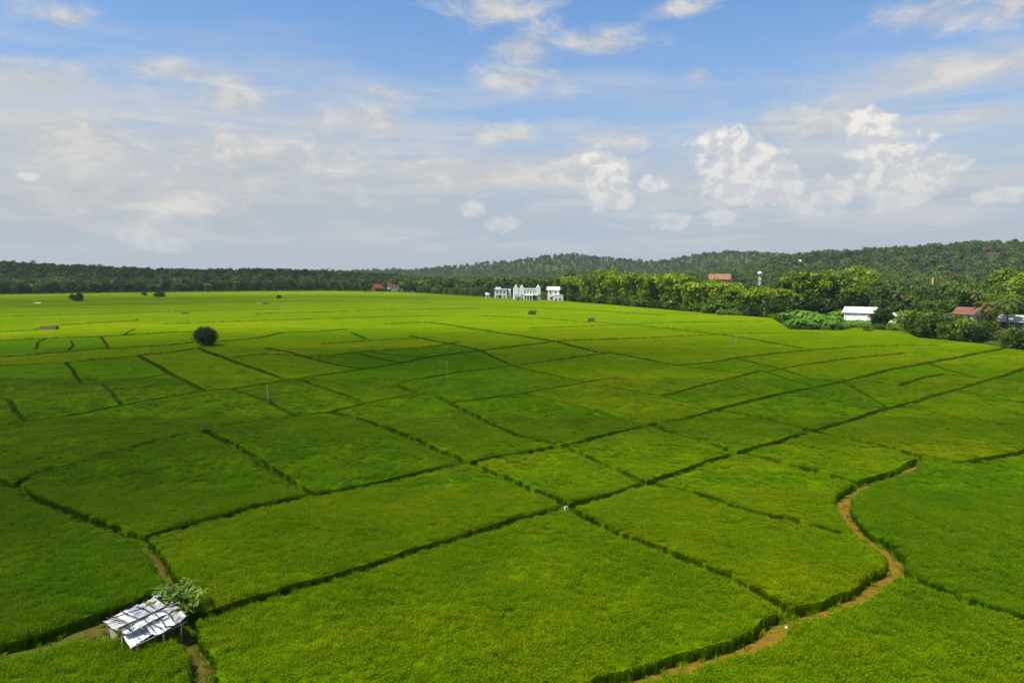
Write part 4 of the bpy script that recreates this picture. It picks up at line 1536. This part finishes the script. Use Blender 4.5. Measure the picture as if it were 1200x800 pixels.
window(v, 3.9, -7.0, 1.6, 1.6, 1.3); door(v, 1.6, -7.0, 1.0, 2.1)
window(v, -1.8, -3, 2.0)


def house(name, label, p, w, d, h, rh, wall, roof, rz=0.0, cat='house', nwin=2, dr=True, axis='x', over=0.6):
    r = thing(name, label, cat, p, face_cam(p) + rz)
    b = MB(); b.box((0, 0, h / 2 - 0.5), (w, d, h + 1.0))
    if axis == 'x':
        b.add([(-w / 2 + .01, -d / 2, h), (-w / 2 + .01, d / 2, h), (-w / 2 + .01, 0, h + rh - 0.05), (w / 2 - .01, -d / 2, h), (w / 2 - .01, d / 2, h), (w / 2 - .01, 0, h + rh - 0.05)], [(0, 2, 1), (3, 4, 5)])
    b.build('wall', M[wall], r)
    b = MB(); b.gable(w, d, h, rh, over, 0.18, axis); b.build('roof', M[roof], r)
    for i in range(nwin):
        window(r, (i - (nwin - 1) / 2) * w / max(nwin, 1) * 0.8 + (0.6 if dr else 0), -d / 2, h * 0.58, 1.2, 1.2)
    if dr:
        door(r, -w * 0.36, -d / 2)
    return r


house('red_house', 'larger red roofed house at the far field edge left of the white villa', ground(463, 340.8), 13, 9, 4.6, 3.2, 'white', 'red_roof', 0.1, nwin=3)
house('red_house', 'smaller red roofed house at the far field edge, just left of the larger one', ground(442, 342), 8, 8, 4.0, 3.2, 'red_roof', 'red_roof', 0.5, nwin=2)
p = H_ORANGE.copy()
p.z = float(terrain(p.x, p.y))
zr = CAM_H + (320 - 320.5) / 800 * p.y
house('orange_house', 'long house with an orange roof showing above the bamboo grove', Vector((p.x, p.y, p.z)), 13.5, 9, max(5, zr - p.z - 3.6), 3.4, 'orange_roof', 'orange_roof', 0.06, nwin=3)
# water tower
p = H_TANK
r = thing('water_tower', 'white water tank on a slim tower rising above the grove', 'water tower', p)
topz = CAM_H + (320 - 318.0) / 800 * p.y - p.z
b = MB()
for sx in (-1, 1):
    for sy in (-1, 1):
        b.tube([(sx * 0.9, sy * 0.9, -0.4), (sx * 0.6, sy * 0.6, topz - 2.2)], 0.16, 5)
for k in range(5):
    z = 1 + k * (topz - 3.5) / 4
    b.box((0, 0, z), (1.7, 1.7, 0.12))
b.build('frame', M['steel'], r)
b = MB(); b.tube([(0, 0, topz - 2.2), (0, 0, topz - 0.5)], [1.45, 1.45], 14); b.tube([(0, 0, topz - 0.5), (0, 0, topz)], [1.45, 0.3], 14); b.build('tank', M['white_roof'], r, True)
b = MB(); b.tube([(0, 0, -0.3), (0, 0, topz - 2.2)], [0.55, 0.55], 8); b.build('pipe', M['white'], r, True)
house('hill_house', 'brown house with a pale roof high on the right hillside', H_HILL, 13, 8, 3.2, 2.2, 'brown_roof', 'thatch', 0.1, nwin=3)
house('white_house', 'small bright white house low on the right hillside', H_SMALL, 4.0, 5, 2.6, 0.9, 'white', 'white_roof', 0.0, nwin=1, dr=False)
house('gabled_house', 'tiny pale yellow gabled house among trees on the hill', H_GABLE, 3.4, 5, 3.4, 2.4, 'pale_roof', 'pale_roof', 0.0, nwin=1, dr=False)
house('white_house', 'tiny white house far off on the middle hill', H_FAR, 6, 5, 2.4, 1.2, 'white', 'white_roof', 0.0, nwin=2, dr=False)
p = H_BOARD
r = thing('signboard', 'upright yellow board showing between the trees behind the village', 'sign', p, face_cam(p))
zt = CAM_H + (320 - 325.5) / 800 * p.y - p.z
b = MB(); b.box((0, 0, zt - 1.9), (1.0, 0.18, 3.8)); b.build('board', M['yellow_paint'], r)
b = MB(); b.tube([(-0.4, 0.16, -0.3), (-0.4, 0.16, zt - 0.3)], 0.07, 6); b.tube([(0.4, 0.16, -0.3), (0.4, 0.16, zt - 0.3)], 0.07, 6); b.build('posts', M['steel'], r)


def mast(p, top_v, label):
    r = thing('radio_mast', label, 'mast', p)
    h = CAM_H + (320 - top_v) / 800 * p.y - p.z
    for k in range(3):
        a = k * 2.094
        b = MB(); b.tube([(math.cos(a) * 1.3, math.sin(a) * 1.3, -0.5), (math.cos(a) * 0.35, math.sin(a) * 0.35, h * 0.95)], [0.13, 0.09], 5); b.build('leg', M['steel'], r)
    b = MB()
    nseg = int(h / 2.2)
    for s in range(nseg):
        z0, z1 = h * 0.95 * s / nseg, h * 0.95 * (s + 1) / nseg
        r0, r1 = 1.3 - 0.95 * s / nseg, 1.3 - 0.95 * (s + 1) / nseg
        for k in range(3):
            a, a2 = k * 2.094, (k + 1) * 2.094
            b.tube([(math.cos(a) * r0, math.sin(a) * r0, z0), (math.cos(a2) * r1, math.sin(a2) * r1, z1)], 0.06, 3, False)
    b.build('bracing', M['steel'], r)
    b = MB(); b.tube([(0, 0, h * 0.93), (0, 0, h)], 0.08, 5); b.box((0.5, 0, h * 0.9), (0.3, 0.5, 1.6)); b.box((-0.5, 0, h * 0.9), (0.3, 0.5, 1.6)); b.build('antenna', M['white_roof'], r)


mast(H_MAST1, 297.5, 'slim lattice mast standing above the bamboo grove against the middle hill')
mast(H_MAST2, 294.0, 'thin lattice mast on the skyline behind the water tank')

# white shed of the village
p = hit(1007.5, 377.5)
r = thing('shed', 'long white open sided shed behind the banana plants', 'shed', p, face_cam(p) - 0.10)
s_ = p.y / 800
w_, h_ = 33 * s_, 15.5 * s_
b = MB(); b.slab([(-w_ / 2 - 0.5, -3.6, h_ - 1.1), (w_ / 2 + 0.2, -3.6, h_ - 1.1), (w_ / 2 + 0.2, 3.2, h_ + 0.6), (-w_ / 2 - 0.5, 3.2, h_ + 0.6)], 0.16); b.build('roof', M['white_roof'], r)
b = MB(); b.box((0, -3.0, h_ - 2.6), (w_ - 0.4, 0.14, 2.5)); b.box((0, 2.9, h_ / 2 - 0.1), (w_ - 0.4, 0.16, h_)); b.build('wall', M['white'], r)
for k in range(5):
    b = MB(); b.box((-w_ / 2 + 0.5 + k * (w_ - 1) / 4, -3.12, (h_ - 1.4) / 2), (0.26, 0.26, h_ - 1.4)); b.build('post', M['white'], r)
# small pale post house beside it
p = hit(1045, 378)
house('hut', 'small grey white hut half hidden right of the dark tree by the white shed', p, 2.6, 3, 2.6, 0.8, 'white', 'grey_roof', 0.0, cat='hut', nwin=1, dr=False)
# red brown house with a grey lean-to
p = hit(1134, 378)
s_ = p.y / 800
r = house('village_house', 'house with a red brown roof and a grey lean-to in the thicket', p, 6.4, 6.0, 3.3, 2.0, 'pale_roof', 'brown_roof', -0.5, nwin=2)
b = MB(); b.slab([(-6.6, -3.6, 2.6), (-2.9, -3.6, 3.3), (-2.9, 2.6, 3.3), (-6.6, 2.6, 2.6)], 0.12); b.build('lean_to_roof', M['grey_roof'], r)
b = MB(); b.box((-4.7, -2.8, 1.2), (3.2, 0.16, 2.5)); b.build('lean_to_wall', M['white'], r)
p = hit(1193, 385)
r = house('barn', 'barn with a pale yellow roof at the right edge of the photo', p, 9.0, 7.0, 2.6, 1.5, 'wood', 'pale_roof', -0.12, cat='barn', nwin=2, over=0.9)
for k in range(3):
    b = MB(); b.box((-4.2 + k * 4.2, -4.2, 1.1), (0.18, 0.18, 2.4)); b.build('post', M['wood'], r)


# field huts far out on the left
def low_hut(u_, v_, w, h, label, mat, rz=0.3):
    p = ground(u_, v_)
    r = thing('field_hut', label, 'hut', p, rz)
    for sx in (-1, 1):
        for sy in (-1, 1):
            b = MB(); b.tube([(sx * w * 0.36, sy * w * 0.24, -0.2), (sx * w * 0.36, sy * w * 0.24, h * 0.6)], 0.07, 5); b.build('post', M['dark_wood'], r)
    b = MB(); b.gable(w * 0.85, w * 0.6, h * 0.55, h * 0.45, w * 0.12, 0.12); b.build('roof', M[mat], r)
    b = MB(); b.box((0, 0, h * 0.28), (w * 0.7, w * 0.46, 0.1)); b.build('floor', M['wood'], r)
    return r


low_hut(57.5, 388.5, 4.2, 1.6, 'low dark thatched hut in the left fields', 'thatch', 0.15)
low_hut(217, 369.5, 2.4, 1.3, 'tiny grey brown roofed hut in the far left fields', 'thatch', 0.3)
low_hut(44.5, 356.5, 3.0, 1.0, 'tiny white roofed hut near the far left forest edge', 'white_roof', 0.2)
low_hut(311, 358, 2.6, 1.5, 'tiny dark hut in the far bright field left of the red houses', 'thatch', 0.2)
low_hut(693, 379, 1.9, 1.9, 'tiny dark hut standing in the bright field below the bamboo grove', 'thatch', 0.2)


# thin poles standing in the paddies
def pole(u_, vb, vt, label, th=0.045, cross=False):
    p = ground(u_, vb)
    h = (vb - vt) * p.y / 800 * 1.02
    r = thing('pole', label, 'pole', p)
    b = MB(); b.tube([(0, 0, -0.2), (0.02, 0, h * 0.5), (-0.03, 0.02, h)], [th * 1.2, th, th * 0.85], 7); b.build('shaft', M['pole'], r)
    b = MB(); b.tube([(-0.03, 0.02, h), (-0.03, 0.02, h + 0.06)], [th * 1.15, th * 0.6], 7); b.build('cap', M['pole'], r)


pole(314, 475.5, 451, 'tall pale pole on the bund in the left paddies', 0.05)
pole(524, 443, 423, 'thin faint pole in the shaded middle paddies', 0.04)
pole(651.5, 407, 396, 'short pale pole where two bunds meet below the villa', 0.06)
pole(693.5, 420, 406, 'thin pole in the middle paddies below the tiny dark hut', 0.045)
pole(862, 407, 388, 'tall thin pole in the bright field below the grove', 0.055)
pole(410, 558, 548, 'short pale stake in the rice left of centre', 0.03)

# plastic pipe at the crossing of the bunds
p = ground(661.5, 603.5)
r = thing('water_pipe', 'pale blue plastic pipe sticking up at the crossing of the bunds', 'pipe', p)
b = MB(); b.tube([(0, 0, 0.1), (0.02, 0, 0.62)], [0.05, 0.05], 10); b.build('riser', M['cyan_plastic'], r, True)
b = MB(); b.tube([(0.02, 0, 0.60), (0.12, -0.03, 0.66), (0.2, -0.05, 0.58)], [0.055, 0.055, 0.055], 10); b.build('elbow', M['cyan_plastic'], r, True)
p = ground(921, 741)
r = thing('stone', 'small white stone lying on the dirt path', 'stone', (p.x, p.y, 0.27))
bm = bmesh.new()
bmesh.ops.create_icosphere(bm, subdivisions=2, radius=0.06)
for q in bm.verts:
    q.co *= random.uniform(0.8, 1.15)
    q.co.z *= 0.65
me = bpy.data.meshes.new('stone'); bm.to_mesh(me); bm.free()
me.materials.append(M['white'])
obj('body', me, r)

# ------------------------------------------------------------------ the broken field hut in front
def g3(u_, v_, z):
    return ground(u_, v_, z)


FL, FR, BL, BR = g3(155, 755, 1.22), g3(219, 725, 1.50), g3(123, 727, 1.32), g3(190, 698, 1.60)
RL, RR = g3(140, 738, 1.68), g3(204, 709, 1.95)     # ridge ends
HUT = (FL + FR + BL + BR) / 4
HUT.z = 0
hut = thing('field_shelter', 'broken field shelter with a patchwork of white metal roof sheets at the lower left', 'shelter', HUT)


def loc(p):
    return Vector(p) - HUT


def lerp2(a, b, c, d, s, t):
    """bilinear: a-b along s at t=0, c-d along s at t=1"""
    return (a.lerp(b, s)).lerp(c.lerp(d, s), t)


def roof_sheet(corners, mat, waves=7, amp=0.018, sag=0.05, lift=0.0):
    """corrugated metal sheet over four local corners (eave-left, eave-right, top-right, top-left)"""
    a, b_, c_, d_ = corners
    nu, nv = waves * 4, 5
    ph = random.uniform(0, 6)
    jit = [Vector((random.uniform(-.055, .055), random.uniform(-.055, .055), random.uniform(-.03, .03))) for _ in range(4)]
    a, b_, c_, d_ = a + jit[0], b_ + jit[1], c_ + jit[2], d_ + jit[3]
    up, dn, fs = [], [], []
    for j in range(nv + 1):
        for i in range(nu + 1):
            s, t = i / nu, j / nv
            p = lerp2(a, b_, d_, c_, s, t)
            p.z += 0.03 * math.sin(5 * s + 3.1 * t + ph) + 0.03 * math.sin(9 * t - 4 * s + 2 * ph)
            z = amp * math.sin(s * waves * 2 * math.pi) - sag * math.sin(math.pi * t) * (0.6 + 0.4 * math.sin(s * 3)) + lift
            up.append(p + Vector((0, 0, z))); dn.append(p + Vector((0, 0, z - 0.006)))
    k = len(up)
    w1 = nu + 1
    for j in range(nv):
        for i in range(nu):
            q = (j * w1 + i, j * w1 + i + 1, (j + 1) * w1 + i + 1, (j + 1) * w1 + i)
            fs.append(q); fs.append(tuple(x + k for x in reversed(q)))
    rim = [i for i in range(w1)] + [j * w1 + nu for j in range(1, nv + 1)] + [nv * w1 + i for i in range(nu - 1, -1, -1)] + [j * w1 for j in range(nv - 1, 0, -1)]
    for i in range(len(rim)):
        a1, b1 = rim[i], rim[(i + 1) % len(rim)]
        fs.append((b1, a1, a1 + k, b1 + k))
    obj('roof_sheet', mesh_np('roof_sheet', up + dn, fs, M[mat], False), hut)


def strip(e0, e1, r0, r1, s0, s1, t0, t1, mat, lift, skew=0.0, **kw):
    """part of a roof slope between eave line e0-e1 and ridge line r0-r1"""
    def pt(s, t):
        return loc(e0.lerp(e1, s).lerp(r0.lerp(r1, s), t))
    roof_sheet([pt(s0, t0), pt(s1, t0 + skew), pt(s1, t1 + skew), pt(s0, t1)], mat, lift=lift, **kw)


# front slope, lower row: long bright sheets, the left one slipped out and down
roof_sheet([loc(FL) + Vector((-0.02, -0.12, -0.10)), loc(g3(184, 737, 1.30)), loc(g3(177, 729, 1.52)), loc(g3(144, 745, 1.36))], 'tin_bright', waves=6, sag=0.02)
strip(FL, FR, RL, RR, 0.40, 0.66, -0.06, 0.62, 'tin_bright', 0.015, -0.03)
strip(FL, FR, RL, RR, 0.60, 0.80, 0.00, 0.72, 'tin_bright', 0.04, -0.03)
strip(FL, FR, RL, RR, 0.76, 1.03, -0.02, 0.55, 'tin_worn', 0.06, 0.02)
# front slope, upper row by the ridge
strip(FL, FR, RL, RR, 0.02, 0.30, 0.60, 1.05, 'tin_worn', 0.05, -0.02)
strip(FL, FR, RL, RR, 0.26, 0.56, 0.55, 1.06, 'tin_bright', 0.075, 0.0)
strip(FL, FR, RL, RR, 0.52, 0.78, 0.58, 1.06, 'tin_bright', 0.095, 0.02)
strip(FL, FR, RL, RR, 0.75, 1.0, 0.60, 1.04, 'tin_worn', 0.11, 0.03)
# rear slope
for k, (s0, s1, mt) in enumerate([(-0.02, 0.22, 'tin_worn'), (0.18, 0.40, 'tin_bright'), (0.36, 0.58, 'tarp_blue'), (0.54, 0.76, 'tarp_blue'), (0.72, 0.90, 'tin_worn')]):
    strip(BL, BR, RL, RR, s0, s1, -0.04 + 0.05 * (k % 2), 1.0, mt, 0.02 + 0.02 * k, 0.02)
strip(BL, BR, RL, RR, 0.84, 1.04, -0.12, 0.25, 'tin_bright', 0.14, 0.0)


def stick(a, b_, r=0.03, mat='dark_wood', name='roof_pole'):
    m = MB()
    mid = a.lerp(b_, 0.5) + Vector((random.uniform(-.04, .04), random.uniform(-.04, .04), random.uniform(-.02, .03)))
    m.tube([a, mid, b_], [r, r * 0.95, r * 0.8], 6)
    m.build(name, M[mat], hut, True)


def on_front(s, t, z=0.16):
    return loc(FL.lerp(FR, s).lerp(RL.lerp(RR, s), t)) + Vector((0, 0, z))


def on_back(s, t, z=0.14):
    return loc(BL.lerp(BR, s).lerp(RL.lerp(RR, s), t)) + Vector((0, 0, z))


for s, t0, t1 in ((0.12, 0.30, 0.95), (0.40, 0.05, 0.9), (0.53, -0.02, 0.6), (0.60, -0.04, 0.98), (0.77, 0.1, 0.8)):
    stick(on_front(s, t0, 0.12), on_front(s + random.uniform(-0.10, 0.04), t1, 0.12), random.uniform(0.018, 0.03))
for s, t0, t1 in ((0.02, 0.0, 0.7), (0.10, 0.1, 1.0), (0.27, 0.0, 0.95), (0.50, 0.2, 1.05), (0.66, 0.0, 0.8), (0.86, 0.05, 0.9)):
    stick(on_back(s, t0), on_back(s + random.uniform(-0.08, 0.12), t1), random.uniform(0.016, 0.032))
stick(on_back(0.05, 0.30, 0.19), on_back(0.55, 0.55, 0.21), 0.024)
stick(on_front(0.28, 0.52, 0.10), on_front(0.74, 0.50, 0.17), 0.03)
stick(on_front(-0.03, 0.98, 0.12), on_front(1.03, 0.98, 0.16), 0.035)
# frame
for p in (FL.lerp(FR, 0.08), FR.lerp(FL, 0.12), BL.lerp(BR, 0.05), BR.lerp(BL, 0.06), RL.lerp(RR, 0.04), RR.lerp(RL, 0.06), FL.lerp(FR, 0.55)):
    q = loc(p) + Vector((0, 0, -0.10))
    m = MB(); m.tube([(q.x + random.uniform(-.08, .08), q.y + random.uniform(-.06, .06), -0.2), (q.x, q.y, q.z)], [0.055, 0.045], 7)
    m.build('post', M['wood'], hut, True)
for a, b_ in ((FL, FR), (BL, BR), (RL, RR)):
    m = MB(); m.tube([loc(a) + Vector((0, 0, -0.12)), loc(b_) + Vector((0, 0, -0.12))], 0.04, 6)
    m.build('beam', M['wood'], hut, True)
m = MB()
q0, q1, q2, q3 = [loc(Vector((p.x, p.y, 0.55))) for p in (FL.lerp(BR, 0.22), FR.lerp(BL, 0.22), BR.lerp(FL, 0.2), BL.lerp(FR, 0.2))]
m.slab([q0, q1, q2, q3], 0.06)
m.build('platform', M['wood'], hut)
# loose pale board leaning on the left side
a0, a1 = g3(131, 757, 0.10), g3(143.5, 757, 0.10)
b0_, b1_ = g3(128, 737, 0.95), g3(139, 742, 1.05)
m = MB(); m.slab([loc(a0), loc(a1), loc(b1_), loc(b0_)], 0.03)
m.build('side_board', M['plaster_board'], hut)
p = g3(147.5, 762, 0.1)
r = thing('clay_pot', 'brown clay pot standing at the front corner of the broken shelter', 'pot', (p.x, p.y, 0.06))
m = MB(); m.tube([(0, 0, 0), (0, 0, 0.12), (0, 0, 0.30), (0, 0, 0.42), (0, 0, 0.50)], [0.12, 0.20, 0.22, 0.13, 0.16], 14); m.build('body', M['clay'], r, True)
m = MB(); m.tube([(0, 0, 0.50), (0, 0, 0.54)], [0.19, 0.19], 14); m.build('rim', M['clay'], r, True)

# leafy sapling growing against the right end of the shelter
p = g3(208, 733, 0.2)
sap = thing('sapling', 'leafy green sapling growing beside the broken shelter', 'tree', (p.x, p.y, 0.0))
m = MB()
m.tube([(0, 0, -0.2), (0.05, 0.03, 0.8), (0.02, 0.1, 1.6), (0.1, 0.12, 2.0)], [0.05, 0.045, 0.035, 0.02], 7)
tips = []
for i in range(26):
    a = i * 2.4
    z0 = 0.9 + 0.9 * i / 26
    rr = random.uniform(0.25, 1.15)
    tip = Vector((math.cos(a) * rr, math.sin(a) * rr, z0 + random.uniform(0.2, 0.6)))
    m.tube([(0.03, 0.06, z0), tip * 0.55 + Vector((0, 0, z0 * 0.5)), tip], [0.018, 0.014, 0.008], 4, False)
    tips.append(tip)
m.build('trunk', M['bark'], sap, True)
for i, tip in enumerate(tips):
    vs, fs, tone = [], [], []
    tn = random.choice([0.1, 0.35, 0.7, 1.0, 1.0])
    for k in range(11):
        a = k * 2 * math.pi / 11 + random.uniform(-0.2, 0.2)
        L_ = random.uniform(0.26, 0.42)
        d = Vector((math.cos(a), math.sin(a), random.uniform(-0.55, 0.25)))
        sd = Vector((-math.sin(a), math.cos(a), 0)) * random.uniform(0.07, 0.11)
        o_ = tip + Vector((random.uniform(-.12, .12), random.uniform(-.12, .12), random.uniform(-.1, .1)))
        b0 = len(vs)
        vs += [o_, o_ + d * L_ * 0.45 + sd, o_ + d * L_ + Vector((0, 0, -0.06)), o_ + d * L_ * 0.45 - sd]
        fs.append((b0, b0 + 1, b0 + 2, b0 + 3))
        tone += [tn] * 4
    me = mesh_np('leaf_cluster', vs, fs, M['sapling'])
    at = me.attributes.new('leaf_tone', 'FLOAT', 'POINT')
    at.data.foreach_set('value', np.array(tone, np.float32))
    obj('leaf_cluster', me, sap)


# ------------------------------------------------------------------ air: haze, a thread of smoke, and the clouds that shade the fields
def vol_mat(name, col, density, aniso=0.0):
    m, n = new_mat(name)
    pv = n.node('ShaderNodeVolumePrincipled')
    pv.inputs['Color'].default_value = (*col, 1)
    pv.inputs['Density'].default_value = density
    pv.inputs['Anisotropy'].default_value = aniso
    o = n.node('ShaderNodeOutputMaterial')
    n.link(pv.outputs[0], o.inputs['Volume'])
    return m


hb = MB()
hb.box((0, 1400, 60), (4900, 3160, 130))
hz_o = hb.build('haze', vol_mat('haze_air', (0.80, 0.88, 1.0), 0.00007, 0.2))
hz_o['kind'] = 'stuff'


def puff(name, centre, rad, density, mat_name, bumps=0.18, sub=4):
    bm = bmesh.new()
    bmesh.ops.create_icosphere(bm, subdivisions=sub, radius=1.0)
    ph = [random.uniform(0, 6) for _ in range(9)]
    for q in bm.verts:
        c = q.co
        k = 1 + bumps * (math.sin(3.1 * c.x + ph[0]) * math.cos(2.7 * c.y + ph[1]) + 0.6 * math.sin(6.3 * c.y + ph[2] + 2 * c.z) * math.cos(5.1 * c.x + ph[3]) + 0.35 * math.sin(11 * c.x + ph[4]) * math.sin(10 * c.y + ph[5]))
        q.co = Vector((c.x * rad[0] * k, c.y * rad[1] * k, c.z * rad[2] * k))
    me = bpy.data.meshes.new(name); bm.to_mesh(me); bm.free()
    me.materials.append(vol_mat(mat_name, (1, 1, 1), density))
    o = obj(name, me, None, centre)
    return o


CLOUD_Z = 450.0
for (gx, gy, rx, ry, tau) in [(-35, 130, 165, 60, 1.0), (-75, 62, 62, 36, 0.8), (-430, 800, 420, 190, 1.0), (-270, 390, 230, 130, 0.7), (-60, 480, 260, 60, 0.25)]:
    t = CLOUD_Z / SUN_DIR.z
    c = Vector((gx, gy, 0)) + SUN_DIR * t
    for k in (1.35, 1.05, 0.78, 0.5):
        rz_ = min(rx, ry) * 0.45 * k
        o = puff('cloud', c, (rx * k, ry * k, rz_), 0.27 * tau / (2 * rz_ * SUN_DIR.z), 'cloud_mist', 0.22)
        o['kind'] = 'structure'

# ------------------------------------------------------------------ say which one of its group each thing is
ORD = ('first second third fourth fifth sixth seventh eighth ninth tenth eleventh twelfth thirteenth fourteenth fifteenth sixteenth seventeenth eighteenth '
       'nineteenth twentieth').split()
TENS = {2: 'twenty', 3: 'thirty', 4: 'forty', 5: 'fifty', 6: 'sixty', 7: 'seventy'}


def ordinal(i):
    if i < 20:
        return ORD[i]
    t, r = divmod(i + 1, 10)
    return {2: 'twentieth', 3: 'thirtieth', 4: 'fortieth', 5: 'fiftieth', 6: 'sixtieth', 7: 'seventieth'}[t] if r == 0 else TENS[t] + ' ' + ORD[r - 1]


by_label = {}
for o in COL.objects:
    if o.parent is None and o.get('group'):
        by_label.setdefault((o['group'], o['label']), []).append(o)
for (g, lab), os_ in by_label.items():
    os_.sort(key=lambda o: o.location.x / o.location.y)
    seen = [o for o in os_ if abs(o.location.x / o.location.y) < 0.77]
    for i, o in enumerate([o for o in os_ if o not in seen]):
        o['label'] = lab + ', ' + ordinal(i) + ' beyond the frame'
    for i, o in enumerate(seen):
        if len(seen) > 1:
            o['label'] = lab + ', ' + ordinal(i) + ' from the left'
